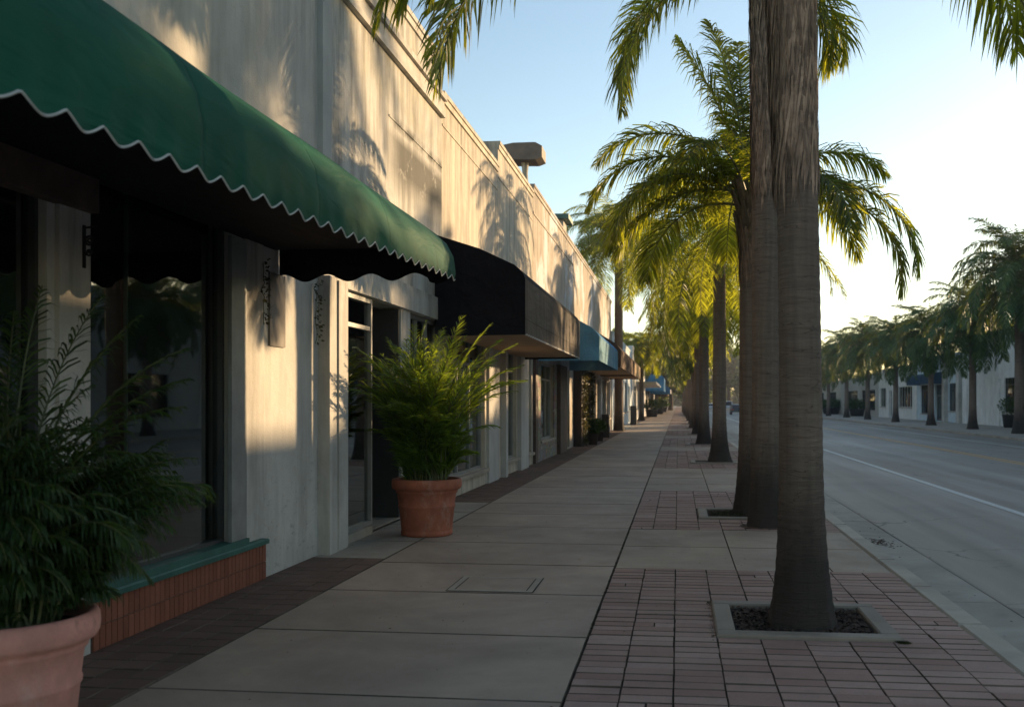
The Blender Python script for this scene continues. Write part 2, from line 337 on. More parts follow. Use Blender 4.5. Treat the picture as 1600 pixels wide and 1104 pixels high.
# ------------------------------------------------------------ mesh helpers
class MB:
    def __init__(s): s.v = []; s.f = []; s.m = []
    def quad(s, a, b, c, d, m=0):
        i = len(s.v); s.v += [a, b, c, d]; s.f.append((i, i+1, i+2, i+3)); s.m.append(m)
    def poly(s, pts, m=0):
        i = len(s.v); s.v += list(pts); s.f.append(tuple(range(i, i+len(pts)))); s.m.append(m)
    def box(s, x0, x1, y0, y1, z0, z1, m=0):
        if x0 > x1: x0, x1 = x1, x0
        if y0 > y1: y0, y1 = y1, y0
        i = len(s.v)
        s.v += [(x0,y0,z0),(x1,y0,z0),(x1,y1,z0),(x0,y1,z0),(x0,y0,z1),(x1,y0,z1),(x1,y1,z1),(x0,y1,z1)]
        for q in ((0,3,2,1),(4,5,6,7),(0,1,5,4),(1,2,6,5),(2,3,7,6),(3,0,4,7)):
            s.f.append(tuple(i+k for k in q)); s.m.append(m)
    def bbox(s, x0, x1, y0, y1, z0, z1, b=.01, m=0):
        """box with chamfered top edges"""
        i = len(s.v)
        for (d, z) in ((0, z0), (0, z1-b), (b, z1)):
            s.v += [(x0+d,y0+d,z),(x1-d,y0+d,z),(x1-d,y1-d,z),(x0+d,y1-d,z)]
        for r in (0, 4):
            for k in range(4):
                s.f.append((i+r+k, i+r+(k+1)%4, i+r+4+(k+1)%4, i+r+4+k)); s.m.append(m)
        s.f.append((i+8,i+9,i+10,i+11)); s.m.append(m)
    def tile(s, x0, x1, y0, y1, z0, z1, bx, by):
        """paving unit: clean top (slot 0), grime-filled worn arrises and sides (slot 1)"""
        i = len(s.v)
        for (dx, dy, z) in ((0, 0, z0), (0, 0, z1-.005), (bx, by, z1)):
            s.v += [(x0+dx,y0+dy,z),(x1-dx,y0+dy,z),(x1-dx,y1-dy,z),(x0+dx,y1-dy,z)]
        for r in (0, 4):
            for k in range(4): s.f.append((i+r+k, i+r+(k+1)%4, i+r+4+(k+1)%4, i+r+4+k)); s.m.append(1)
        s.f.append((i+8,i+9,i+10,i+11)); s.m.append(0)
    def tube(s, pts, rad, n=6, m=0, cap=True):
        pts = [Vector(p) for p in pts]
        if not hasattr(rad, '__len__'): rad = [rad]*len(pts)
        i0 = len(s.v)
        for i, p in enumerate(pts):
            t = (pts[min(i+1, len(pts)-1)] - pts[max(i-1, 0)])
            if t.length < 1e-9: t = Vector((0,0,1))
            t.normalize()
            a = t.cross(Vector((0,0,1)) if abs(t.z) < .9 else Vector((1,0,0))).normalized(); b = t.cross(a)
            for k in range(n):
                q = 2*PI*k/n; s.v.append(tuple(p + (a*math.cos(q) + b*math.sin(q))*rad[i]))
        for i in range(len(pts)-1):
            for k in range(n):
                s.f.append((i0+i*n+k, i0+i*n+(k+1)%n, i0+(i+1)*n+(k+1)%n, i0+(i+1)*n+k)); s.m.append(m)
        if cap:
            s.f.append(tuple(i0+k for k in range(n))); s.m.append(m)
            s.f.append(tuple(i0+(len(pts)-1)*n+k for k in range(n-1, -1, -1))); s.m.append(m)
    def lathe(s, prof, c=(0,0), n=32, m=0):
        i0 = len(s.v)
        for r, z in prof:
            for k in range(n):
                a = 2*PI*k/n; s.v.append((c[0]+r*math.cos(a), c[1]+r*math.sin(a), z))
        for i in range(len(prof)-1):
            for k in range(n):
                s.f.append((i0+i*n+k, i0+i*n+(k+1)%n, i0+(i+1)*n+(k+1)%n, i0+(i+1)*n+k)); s.m.append(m)
    def build(s, name, mats, parent=None, off=None, smooth=False):
        """verts are in world space; parts are stored relative to their thing's base"""
        if off is None: off = tuple(parent['_o']) if parent is not None and '_o' in parent else (0,0,0)
        me = bpy.data.meshes.new(name)
        me.from_pydata([(a-off[0], b-off[1], c-off[2]) for a, b, c in s.v], [], s.f)
        if not isinstance(mats, (list, tuple)): mats = [mats]
        for q in mats: me.materials.append(q)
        if len(mats) > 1: me.polygons.foreach_set('material_index', s.m)
        if smooth: me.polygons.foreach_set('use_smooth', [True]*len(me.polygons))
        me.update()
        o = bpy.data.objects.new(name, me); C.objects.link(o)
        if parent is not None:
            o.parent = parent; o['_o'] = off
        return o
def tag(o, label=None, cat=None, group=None, kind=None):
    if label: o['label'] = label
    if cat: o['category'] = cat
    if group: o['group'] = group
    if kind: o['kind'] = kind
    return o
def empty(name, loc, label, cat, group=None):
    o = bpy.data.objects.new(name, None); C.objects.link(o); o.location = loc; o.empty_display_size = .2
    o['_o'] = tuple(loc); return tag(o, label, cat, group)
def copy_tree(o, parent=None):
    c = o.copy(); C.objects.link(c); c.parent = parent
    for ch in list(o.children): copy_tree(ch, c)
    return c
def single(mb, name, mats, loc, label, cat, group=None, smooth=False, kind=None):
    o = mb.build(name, mats, None, loc, smooth); o.location = loc; return tag(o, label, cat, group, kind)

# ------------------------------------------------------------ ground, walk, road
FW, KX = -3.75, 2.0           # left facade plane, kerb line
FX = 21.5                     # facade plane across the road
YF = 420
g_ = MB(); g_.quad((-2500,-300,-.30),(2500,-300,-.30),(2500,4000,-.30),(-2500,4000,-.30))
tag(g_.build('ground', M['ground']), kind='structure')
b = MB(); b.quad((2.772,-12,-.135),(15.6,-12,-.135),(15.6,YF,-.135),(2.772,YF,-.135)); tag(b.build('road', M['asphalt']), kind='structure')
rs = random.Random(5)
b = MB()
y = -6
while y < YF:
    b.bbox(2.212, 2.75, y+.004, y+3.036, -.2, -.125+rs.uniform(-.002,.002), .006); y += 3.04
tag(b.build('gutter', M['concrete_gutter']), kind='structure')
b = MB(); y = -6
while y < YF:
    b.bbox(2.0+rs.uniform(-.004,.004), 2.2+rs.uniform(-.004,.004), y+.005, y+1.515, -.25, .004+rs.uniform(-.003,.003), .022); y += 1.52
tag(b.build('kerb', M['kerb_concrete']), kind='structure')
def stripe(name, x0, x1, mt):
    b = MB(); y = -10
    while y < YF:
        b.quad((x0,y,-.131),(x1,y,-.131),(x1,y+10,-.131),(x0,y+10,-.131)); y += 10
    tag(b.build(name, mt), kind='structure')
stripe('edge_line', 5.22, 5.36, M['paint_white'])
b = MB()
for x0 in (9.42, 9.68):
    b.quad((x0,-10,-.131),(x0+.16,-10,-.131),(x0+.16,YF,-.131),(x0,YF,-.131))
tag(b.build('centre_lines', M['paint_yellow']), kind='structure')
stripe('far_edge_line', 13.0, 13.13, M['paint_white'])
b = MB(); b.quad((2.19,-12,-.17),(2.78,-12,-.17),(2.78,YF,-.17),(2.19,YF,-.17)); tag(b.build('gutter_bed', M['soil']), kind='structure')
# far kerb and far walk
b = MB(); y = -6
while y < YF: b.bbox(15.2, 15.38, y+.006, y+3.03, -.25, .002, .02); y += 3.04
tag(b.build('far_kerb', M['concrete_light']), kind='structure')
b = MB(); y = -6
while y < YF:
    b.quad((15.39,y+.01,0),(18.6,y+.01,0),(18.6,y+2.99,0),(15.39,y+2.99,0)); b.quad((18.61,y+.01,0),(FX+.5,y+.01,0),(FX+.5,y+2.99,0),(18.61,y+2.99,0)); y += 3
b.quad((15.39,-6,-.012),(FX+.5,-6,-.012),(FX+.5,YF,-.012),(15.39,YF,-.012))
tag(b.build('far_sidewalk', M['concrete_light']), kind='structure')
# bed of dark sand below slabs and pavers (shows in the joints)
b = MB(); b.quad((-17,-8,-.028),(2.0,-8,-.028),(2.0,YF,-.028),(-17,YF,-.028)); tag(b.build('joint_bed', M['joint_sand']), kind='structure')
# concrete walk, slabs 1.52 m
def slab(b, x0, x1, y0, y1, rnd, gap=.011):
    z = rnd.uniform(-.0012, .0012)
    b.tile(x0+.004, x1-.004, y0+.008, y1-.008, -.04, z, .003, .008)
b = MB(); y = 5.43-1.52*7
COVER = (-1.95, -1.22, 8.52, 9.22)
while y < YF:
    if y < 8.55 < y+1.52 and False: pass
    slab(b, -2.97, -.615, y, y+1.52, rs); y += 1.52
tag(b.build('walkway', [M['concrete'], M['joint_grime']]), kind='structure')
# kerb-side strip: paver bays and concrete bays
PL = [(.26, 1.50, 7.05, 8.25), (.28, 1.55, 14.15, 15.45)]   # tree pits
tree_y = [27.56, 39.18, 51.3] + [63.4 + 12.1*i for i in range(15)]
for ty in tree_y: PL.append((.32, 1.58, ty-.55, ty+.75))
ringB = (1.12, 13.42, .36)
def blocked(x0, x1, y0, y1):
    for a, b_, c, d in PL:
        if x1 > a+.01 and x0 < b_-.01 and y1 > c+.01 and y0 < d-.01: return True
    cx, cy = (x0+x1)/2, (y0+y1)/2
    return (cx-ringB[0])**2+(cy-ringB[1])**2 < ringB[2]**2
conc = [(9.88, 12.98), (18.6, 24.9), (34.0, 37.0), (46.0, 49.0)]
yy = 58.0
while yy < YF: conc.append((yy, yy+3.0)); yy += 12.1
b = MB(); bc = MB()
y = -4.0; xs = [-.605 + .2895*i for i in range(10)]
rb = random.Random(11)
while y < 140:
    if any(c0-.05 <= y < c1-.05 for c0, c1 in conc):
        c0, c1 = next((c0, c1) for c0, c1 in conc if c0-.05 <= y < c1-.05)
        k = max(1, round((c1-c0)/1.56)); 
        for i in range(k):
            ya = c0+(c1-c0)*i/k; yb_ = c0+(c1-c0)*(i+1)/k
            for xa, xb in ((-.605, .55), (.55, 1.45), (1.45, 1.99)):
                if not blocked(xa, xb, ya, yb_): slab(bc, xa, xb, ya, yb_, rb)
                else: slab(bc, xa, min(xb, .9), ya, yb_, rb)
        y = c1; continue
    st = .1435 if y < 60 else .287
    for i in range(9):
        x0, x1 = xs[i], xs[i+1]
        if rb.random() < .03 and y < 60 and not blocked(x0, x1, y, y+st):
            xm = (x0+x1)/2
            parts_ = ((x0, xm), (xm, x1))
        else: parts_ = ((x0, x1),)
        for xa, xb in parts_:
            if blocked(xa, xb, y, y+st):
                # trim bricks against the tree pits
                for a, b_, c, d in PL:
                    if c-.2 < y < d+.1:
                        if xa < a < xb and y+st > c and y < d: xb = a-.004
                        elif xa < b_ < xb and y+st > c and y < d: xa = b_+.004
                if blocked(xa, xb, y, y+st) or xb-xa < .02: continue
            g = rb.uniform(.0022, .0048); jx, jy = rb.uniform(-.002,.002), rb.uniform(-.002,.002)
            z = rb.uniform(-.003, .003)
            b.tile(xa+g+jx, xb-g+jx, y+g+jy, y+st-g+jy, -.03, z, .002, .006)
    y += st
b.quad((-.6,140,-.002),(1.99,140,-.002),(1.99,YF,-.002),(-.6,YF,-.002))
tag(b.build('paver_strip', [M['paver'], M['joint_grime']]), kind='structure')
tag(bc.build('paver_strip_concrete', [M['concrete_strip'], M['joint_grime']]), kind='structure')
# shop-side strip
b = MB(); bc = MB(); y = -2.0
while y < 110:
    if 10.1 <= y < 15.9:
        for (ya, yb_) in ((10.2, 11.5), (11.5, 13.1), (13.1, 14.6), (14.6, 16.1)): slab(bc, FW-.02, -2.985, ya, yb_, rb)
        y = 16.12; continue
    if 60 < y < 78:
        slab(bc, FW-.02, -2.985, y, y+1.5, rb); y += 1.51; continue
    st = .2 if y < 50 else .4
    for x0, x1 in ((-3.79, -3.585), (-3.585, -3.38), (-3.38, -3.18), (-3.18, -2.985)):
        g = rb.uniform(.002, .005)
        b.tile(x0+g, x1-g, y+g, y+st-g, -.03, rb.uniform(-.003, .002), .003, .007)
    y += st
b.quad((FW,110,-.002),(-2.985,110,-.002),(-2.985,YF,-.002),(FW,YF,-.002))
tag(b.build('shopfront_paver_strip', [M['paver_dark'], M['joint_grime']]), kind='structure')
tag(bc.build('shopfront_concrete_strip', [M['concrete_light'], M['joint_grime']]), kind='structure')
# access cover set in the walk
cv = empty('access_cover', (-1.6, 8.85, 0), 'rectangular concrete access cover set flush in the walkway slab', 'access cover')
b = MB()
x0, x1, y0, y1 = COVER
for q in ((x0,x1,y0,y0+.05),(x0,x1,y1-.05,y1),(x0,x0+.05,y0+.05,y1-.05),(x1-.05,x1,y0+.05,y1-.05)): b.bbox(*q, .0005, .008, .002)
b.build('frame', M['metal_grey'] if False else M['concrete_light'], cv)
b = MB(); b.quad((x0-.012,y0-.012,.0035),(x1+.012,y0-.012,.0035),(x1+.012,y1+.012,.0035),(x0-.012,y1+.012,.0035)); b.build('joint', M['soil'], cv)
b = MB(); b.bbox(x0+.062, x1-.062, y0+.058, y1-.058, .0006, .007, .002); b.build('lid', M['concrete'], cv)

# tree pits
def pit(x0, x1, y0, y1, label, rnd, nchip):
    r = empty('tree_pit', ((x0+x1)/2, (y0+y1)/2, 0), label, 'tree pit', 'tree pits along the kerb')
    b = MB(); wd = .135
    for q in ((x0,x1,y0,y0+wd),(x0,x1,y1-wd,y1),(x0,x0+wd,y0+wd,y1-wd),(x1-wd,x1,y0+wd,y1-wd)): b.bbox(*q, -.06, .028, .012)
    b.build('concrete_frame', M['concrete_dirty'], r)
    b = MB(); N = 14
    for i in range(N):
        for j in range(N):
            def P(i_, j_):
                x = x0+wd+(x1-x0-2*wd)*i_/N; yq = y0+wd+(y1-y0-2*wd)*j_/N
                return (x, yq, -.018+.03*noise.noise(Vector((x*4, yq*4, 3)))+.012*noise.noise(Vector((x*15, yq*15, 1))))
            b.quad(P(i,j), P(i+1,j), P(i+1,j+1), P(i,j+1))
    b.build('soil_bed', M['soil'], r, smooth=True)
    if nchip:
        b = MB()
        for _ in range(nchip):
            x = rnd.uniform(x0+wd+.02, x1-wd-.02); yq = rnd.uniform(y0+wd+.02, y1-wd-.02); a = rnd.uniform(0, PI)
            L = rnd.uniform(.008, .026); ww = rnd.uniform(.004, .009); z = rnd.uniform(-.018, .01)
            dx, dy = math.cos(a)*L, math.sin(a)*L; ex, ey = -math.sin(a)*ww, math.cos(a)*ww; t = rnd.uniform(-.008, .008)
            b.quad((x-dx-ex, yq-dy-ey, z-t), (x+dx-ex, yq+dy-ey, z+t), (x+dx+ex, yq+dy+ey, z+t+.004), (x-dx+ex, yq-dy+ey, z-t+.004))
        tag(b.build('mulch', M['mulch'], r), kind='stuff')
rp = random.Random(3)
names = ['first', 'second']
for i, p in enumerate(PL):
    if p[2] > 130: break
    lab = ('large square concrete tree pit with brown mulch round the nearest palm trunk' if i == 0 else
           'concrete tree pit with weedy soil round the palm just behind the two nearest trunks' if i == 1 else
           'concrete edged tree pit, number %d along the kerb counted from the camera' % (i+1))
    pit(*p, lab, rp, 2600 if i == 0 else 900 if i == 1 else 0)
# soil ring at the base of the second palm
b = MB(); ring = []
N = 28
for k in range(N):
    a = 2*PI*k/N; rr = .33+.03*noise.noise(Vector((math.cos(a)*2, math.sin(a)*2, 0)))
    ring.append((ringB[0]+rr*math.cos(a), ringB[1]+rr*math.sin(a), .002))
for k in range(N):
    b.poly([(ringB[0], ringB[1], .03), ring[k], ring[(k+1)%N]])
single(b, 'soil_ring', M['litter'], (ringB[0], ringB[1], 0), 'reddish soil ring round the second palm trunk', 'soil', smooth=True)
# weeds / moss tufts in the joints and leaf litter in the gutter
b = MB()
def tuft(x, y, z, k, s, rnd, sp=.02):
    for _ in range(k):
        a = rnd.uniform(0, 2*PI); L = rnd.uniform(.4, 1)*s; x1 = x+rnd.gauss(0, sp); y1 = y+rnd.gauss(0, sp)
        wv = .0025; c, sn = math.cos(a), math.sin(a)
        b.poly([(x1-sn*wv, y1+c*wv, z), (x1+sn*wv, y1-c*wv, z), (x1+c*L*.5, y1+sn*L*.5, z+L)])
for _ in range(90): tuft(-.61, rp.uniform(7, 14), -.004, 6, .012, rp, .008)
for _ in range(120):
    tuft(rp.choice(xs[1:9]), rp.uniform(6, 9.8), -.004, 5, .010, rp, .008)
for _ in range(50): tuft(1.50+rp.uniform(-.05,.02), 7.03+rp.uniform(-.03,.02), 0, 8, .02, rp, .012)
for _ in range(26): tuft(.24, rp.uniform(6.9, 8.3), 0, 6, .014, rp, .01)
for _ in range(160): tuft(rp.uniform(.45, .95), rp.uniform(14.3, 15.2), 0, 6, .05, rp, .03)
for _ in range(30): tuft(2.20, rp.uniform(6, 20), -.12, 6, .014, rp, .008)
tag(b.build('joint_weeds', M['moss']), 'low moss and weeds growing in the paving joints', 'weeds', kind='stuff')
b = MB()
for _ in range(150):
    t = rp.gauss(0, .5); x = 2.47+rp.gauss(0, .06); yq = 12.9+t*.35; a = rp.uniform(0, PI); L = rp.uniform(.01, .035)
    if rp.random() < .25: x, yq = rp.uniform(2.23, 2.8), rp.uniform(5, 22); L *= .6
    dx, dy = math.cos(a)*L, math.sin(a)*L; z = -.122+abs(rp.gauss(0, .008))
    b.quad((x-dx, yq-dy, z), (x-dy*.3, yq+dx*.3, z+.008), (x+dx, yq+dy, z+.004), (x+dy*.3, yq-dx*.3, z+.001))
tag(b.build('leaf_litter', M['litter']), 'small heap of brown leaf litter lying in the gutter', 'leaf litter', kind='stuff')
# wind-blown specks on the walk
b = MB()
for _ in range(420):
    x, yq = rp.uniform(-3.6, 1.95), rp.uniform(4.5, 26); a = rp.uniform(0, PI); L = rp.uniform(.004, .014)
    if rp.random() < .3: x = -3.72+abs(rp.gauss(0, .06))
    dx, dy = math.cos(a)*L, math.sin(a)*L
    b.quad((x-dx, yq-dy, .004), (x-dy*.3, yq+dx*.3, .008), (x+dx, yq+dy, .006), (x+dy*.3, yq-dx*.3, .004))
tag(b.build('walk_debris', M['litter']), 'scattered specks of dry leaf debris on the walk', 'leaf debris', kind='stuff')

# ------------------------------------------------------------ buildings
def wall_open(b, X, sg, y0, y1, z0, z1, openings, th=.3, m=0):
    """front wall plate facing sg (+1 faces +X) with rectangular openings (ya,yb,za,zb); built of butted blocks"""
    xb = X - sg*th
    ys = sorted(set([y0, y1] + [o[0] for o in openings] + [o[1] for o in openings]))
    for a, c in zip(ys, ys[1:]):
        if c-a < 1e-6: continue
        ops = sorted([(o[2], o[3]) for o in openings if o[0] <= a+1e-6 and o[1] >= c-1e-6])
        z = z0
        for za, zb in ops:
            if za > z+1e-6: b.box(xb, X, a, c, z, za, m)
            z = max(z, zb)
        if z < z1-1e-6: b.box(xb, X, a, c, z, z1, m)
def window(parent, X, sg, ya, yb, za, zb, fm, depth=.14, nmull=1, fw=.05, transom=None, gm='glass', mm=None, pane_only=False):
    xf = X - sg*depth; b = MB()
    d = .045
    b.box(xf-d, xf+d, ya, yb, za, za+fw); b.box(xf-d, xf+d, ya, yb, zb-fw, zb)
    b.box(xf-d, xf+d, ya, ya+fw, za+fw, zb-fw); b.box(xf-d, xf+d, yb-fw, yb, za+fw, zb-fw)
    mb2 = MB() if mm else b
    for i in range(nmull):
        yq = ya+(yb-ya)*(i+1)/(nmull+1); mb2.box(xf-d*.8, xf+d*.8, yq-fw*.35, yq+fw*.35, za+fw, zb-fw)
    if transom: b.box(xf-d*.8, xf+d*.8, ya+fw, yb-fw, transom-fw*.5, transom+fw*.5)
    o = b.build('window', fm, parent)
    if mm: mb2.build('mullion', mm, o)
    p = MB(); xg = xf-sg*.002
    p.box(xg-.003, xg+.003, ya+fw*.8, yb-fw*.8, za+fw*.8, zb-fw*.8)
    p.build('pane', M[gm], o)
    return o
def shell(parent, X, sg, y0, y1, h, wm, depth=12, room=3.3, roofm=None, cap=.25, capm=None, th=.3, interior=True):
    """side walls, back, roof deck (behind a parapet) and dark rooms"""
    xb = X-sg*th; xe = X-sg*depth
    b = MB()
    b.box(xb, xe, y0, y0+.2, 0, h); b.box(xb, xe, y1-.2, y1, 0, h); b.box(xe, xe+sg*.2, y0+.2, y1-.2, 0, h)
    b.build('side_wall', wm, parent)
    b = MB(); b.box(xb, xe+sg*.2, y0+.2, y1-.2, h-.75, h-.6); b.build('roof', roofm or M['roofing'], parent)
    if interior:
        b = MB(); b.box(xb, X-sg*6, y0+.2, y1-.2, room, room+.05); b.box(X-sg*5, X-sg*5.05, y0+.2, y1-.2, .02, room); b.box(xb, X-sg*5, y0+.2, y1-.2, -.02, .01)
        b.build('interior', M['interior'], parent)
    if capm is not False:
        b = MB(); b.box(X+sg*.05, X-sg*(th+.04), y0+.003, y1-.003, h, h+.07); b.box(X+sg*.028, X, y0+.003, y1-.003, h-.1, h)
        b.build('parapet_cap', capm or wm, parent)

# ---- shop 1: white, green awning
s1 = empty('shop_building', (FW, 5, 0), 'white plaster shop with scalloped green awning, nearest on the left', 'building')
b = MB()
ops = [(2.2, 5.72, .55, 3.35), (6.15, 8.25, .42, 3.35)]
wall_open(b, FW, 1, -3, 10.33, 0, 6.9, ops)
b.build('wall', M['stucco_scuffed'], s1)
shell(s1, FW, 1, -3, 10.33, 6.9, M['stucco_grey'])
window(s1, FW, 1, 6.15, 8.25, .42, 3.35, M['frame_dark'], .10, 0, .035)
wv = window(s1, FW, 1, 2.2, 5.72, .55, 3.35, M['frame_dark'], .10, 1, .035)
b = MB(); b.box(FW-.115, FW-.10, 6.80, 6.808, .455, 3.3); b.build('mullion', M['mullion'], s1)
# jamb post at the right of window 2, pier edges
b = MB(); b.box(FW, FW+.035, 8.2, 8.5, .425, 3.0); b.build('jamb', M['metal_grey'], s1)
for q in ((FW, FW+.03, 5.8, 6.13, 0, 3.0), (FW, FW+.02, 8.5, 8.9, .42, 3.02)):
    b = MB(); b.box(*q); b.build('pier', M['stucco_white'], s1)
b = MB(); b.box(FW, FW+.09, -3, 6.13, 2.80, 3.015); b.build('lintel', M['brown_paint'], s1)
# green sill over brick plinth
b = MB(); b.bbox(FW-.10, FW+.075, 6.14, 8.9, .325, .37, .01); b.box(FW-.1, FW+.06, 6.14, 8.50, .37, .425); b.build('sill', M['frame_green'], s1)
b = MB(); b.box(FW+.001, FW+.030, 6.142, 8.90, 0, .322, 1)
yq = 6.145; rb = random.Random(2)
while yq < 8.87:
    for z0, z1 in ((.006, .155), (.163, .318)):
        b.bbox(FW+.022, FW+.0415, yq+.004, yq+.066, z0, z1, .003)
    yq += .0705
xq = FW+.004
for z0, z1 in ((.006, .155), (.163, .318)): b.box(FW+.003, FW+.036, 8.901, 8.915, z0, z1)
b.build('brick_plinth', [M['brick'], M['mortar']], s1)
# ---- the green awning
def scallop(t, amp):
    # rounded lobes hanging down with narrow upward notches
    c = math.sqrt(math.sin(PI*t)**2+.03)-.17; return -amp*1.15*(max(c, 0)**.8) + amp
aw = MB(); prof = [(-3.75, 4.20), (-3.2, 3.825), (-2.7, 3.485), (-2.4, 3.28), (-2.22, 3.15), (-2.13, 3.06), (-2.07, 2.94), (-2.045, 2.80)]
Y0, Y1 = .3, 9.3; NY = 620
rows = []
def zbot(y): return 2.535 + (y-2.8)*.030
trim = []
for j in range(NY+1):
    y = Y0+(Y1-Y0)*j/NY; row = []
    sag = .012*math.sin(y*2.1)+.010*noise.noise(Vector((y*1.3, 0, 0)))
    for i, (x, z) in enumerate(prof):
        k = i/7
        wr = .010*noise.noise(Vector((y*.9, i*.8, 2.)))*min(1, i)
        row.append((x+wr, y, z+sag*k*(1-k)*2))
    sc = scallop((y-2.98)/.236, .045)
    rip = .007*math.sin(2*PI*(y-2.98)/.236+.6)
    zb = zbot(y)+sc-.012
    for f in (.33, .66, 1.0):
        row.append((-2.045+rip*f+.006*noise.noise(Vector((y*3, f, 7)))-.004*f, y, 2.80+(zb-2.80)*f))
    trim.append(row[-1]); rows.append(row)
K = len(rows[0]); base = len(aw.v)
for r_ in rows: aw.v += r_
for j in range(NY):
    for i in range(K-1):
        a0 = base+j*K+i; aw.f.append((a0, a0+1, a0+K+1, a0+K)); aw.m.append(0)
awn = aw.build('awning', M['canvas_green'], s1, smooth=True)
tag(awn, 'dark green canvas awning with white scalloped edge')
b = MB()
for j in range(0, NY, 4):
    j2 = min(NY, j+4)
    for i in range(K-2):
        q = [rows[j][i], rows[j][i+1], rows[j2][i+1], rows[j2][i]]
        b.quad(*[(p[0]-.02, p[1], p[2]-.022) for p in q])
b.build('lining', M['canvas_black'], awn, smooth=True)  # black layer added below the canvas to deepen the shade
b = MB(); b.box(FW+.002, -2.14, .42, 9.2, 3.02, 3.05); b.build('underside', M['canvas_black'], awn)  # black board added to keep the space below the awning dark
b = MB(); b.tube([(p[0]+.004, p[1], p[2]) for p in trim], .0048, 4); b.build('edge_trim', M['trim_white'], awn)
# end panels with their own scalloped hem, black for the dark inside of the awning
for ye, yi in ((Y1, Y1-.012), (Y0, Y0+.012)):
    b = MB(); top = [(x, z-.004) for x, z in prof]
    n_ = 90; strip = []
    for i in range(n_+1):
        x = -3.745 + (1.70)*i/n_
        zt = None
        for (xa, za), (xb2, zb2) in zip(prof, prof[1:]):
            if xa <= x <= xb2: zt = za+(zb2-za)*(x-xa)/(xb2-xa)
        if zt is None: zt = 2.8
        ph = (x+3.75)/.42 + .12
        strip.append(((x, ye, zt), (x, ye+.008*math.sin(ph*2*PI), 2.765+.035*math.sin(ph*2*PI)-(.03 if x > -2.3 else 0))))
    for p, q in zip(strip, strip[1:]):
        b.quad(p[0], p[1], q[1], q[0])
    b.build('end_panel', M['canvas_black'], awn)
for yq in (.8, 3.6, 6.4, 9.2):
    b = MB(); b.tube([(-3.74, yq, 4.12), (-2.45, yq, 3.27), (-2.12, yq, 2.95)], .014, 6); b.build('awning_rafter', M['iron'], awn)
# iron scroll brackets on the wall under the awning
def scroll(parent, yq, z, s=1.0, x0=FW+.03):
    b = MB(); p = []
    for i in range(34):
        t = i/33*3.6*PI; r = (.012+.030*t/ (3.6*PI)*2.2)*s
        p.append((x0+.10*s+r*math.cos(t), yq, z+r*math.sin(t)))
    b.tube(p, .007, 5)
    p = []
    for i in range(26):
        t = i/25*3.0*PI; r = (.010+.045*t/(3*PI))*s
        p.append((x0+.09*s-r*math.cos(t), yq, z-.20*s+r*math.sin(t)))
    b.tube(p, .007, 5)
    b.box(x0, x0+.012, yq-.012, yq+.012, z-.42*s, z+.22*s)
    b.tube([(x0+.01, yq, z+.18*s), (x0+.22*s, yq, z+.20*s)], .007, 5)
    b.build('scroll_bracket', M['iron'], parent)
scroll(s1, 6.05, 2.62, .42)
# thin grey sheet put on the wall in place of a cast shadow
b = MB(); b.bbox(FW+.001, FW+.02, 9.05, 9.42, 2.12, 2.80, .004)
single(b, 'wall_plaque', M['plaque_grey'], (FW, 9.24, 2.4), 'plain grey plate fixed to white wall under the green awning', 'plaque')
# dry vine trails beside it
def vine(y0, z1, z0, label, seed):
    r = random.Random(seed); b = MB()
    pts = [(FW+.02+r.uniform(0,.03), y0+r.uniform(-.02,.02), z1+(z0-z1)*i/9) for i in range(10)]
    b.tube(pts, .004, 4, m=1)
    for _ in range(70):
        i = r.randrange(9); p = pts[i]; L = r.uniform(.02, .05); a = Vector((r.uniform(.1,1), r.uniform(-1,1), r.uniform(-1,.4))).normalized()
        q = Vector(p)+Vector((r.uniform(0,.04), r.gauss(0,.035), r.uniform(-.05,.05))); q.x = max(q.x, FW+.012)
        wd = a.cross(Vector((r.uniform(-1,1), r.uniform(-1,1), r.uniform(-1,1)))).normalized()*L*.35
        e = q+a*L; mid = q+a*L*.5
        b.quad(tuple(q), tuple(mid+wd), tuple(e), tuple(mid-wd))
    single(b, 'climbing_vine', [M['ivy'], M['areca_stem']], (FW, y0, z0), label, 'vine')
vine(8.86, 2.86, 2.3, 'dry vine trailing down the sunlit wall left of the grey plate', 1)
vine(10.2, 2.84, 2.2, 'dry vine trailing down the wall edge beside the grey doorway pilaster', 2)

# ---- shop 2: stained plaster, recessed glass doorway
s2 = empty('shop_building', (FW, 13, 0), 'mildew stained plaster shop with recessed glass doorway behind the terracotta pot', 'building')
b = MB()
wall_open(b, FW, 1, 10.33, 16.02, 0, 7.0, [(10.95, 13.6, .02, 2.87), (14.1, 15.9, .3, 2.87)])
b.build('wall', M['stucco_mildew'], s2)
shell(s2, FW, 1, 10.33, 16.02, 7.0, M['stucco_grey'], capm=M['stucco_white'])
b = MB(); b.box(FW, FW+.055, 10.36, 10.64, 2.93, 7.0); b.build('pilaster_strip', M['stucco_grey'], s2)
b = MB(); b.bbox(FW, FW+.13, 10.36, 10.93, 0, 2.93, .01); b.box(FW+.13, FW+.15, 10.60, 10.90, .02, 2.9); b.build('pilaster', M['stucco_white'], s2)
b = MB()
b.box(FW, FW+.07, 10.66, 16.0, 6.12, 6.2); b.box(FW, FW+.1, 10.66, 16.0, 6.38, 6.46); b.box(FW, FW+.05, 10.66, 16.0, 6.2, 6.38)
b.build('cornice', M['stucco_white'], s2)
b = MB(); b.box(FW, FW+.012, 13.0, 16.0, 5.33, 5.352); b.build('ledge', M['stucco_mildew'], s2)
b = MB(); b.box(FW, FW+.05, 10.95, 16.0, 2.88, 3.22); b.build('lintel', M['stucco_white'], s2)
window(s2, FW, 1, 10.97, 12.3, .10, 2.86, M['metal_grey'], .05, 0, .05, 2.5, mm=None)
dr = MB(); xd = FW-1.15
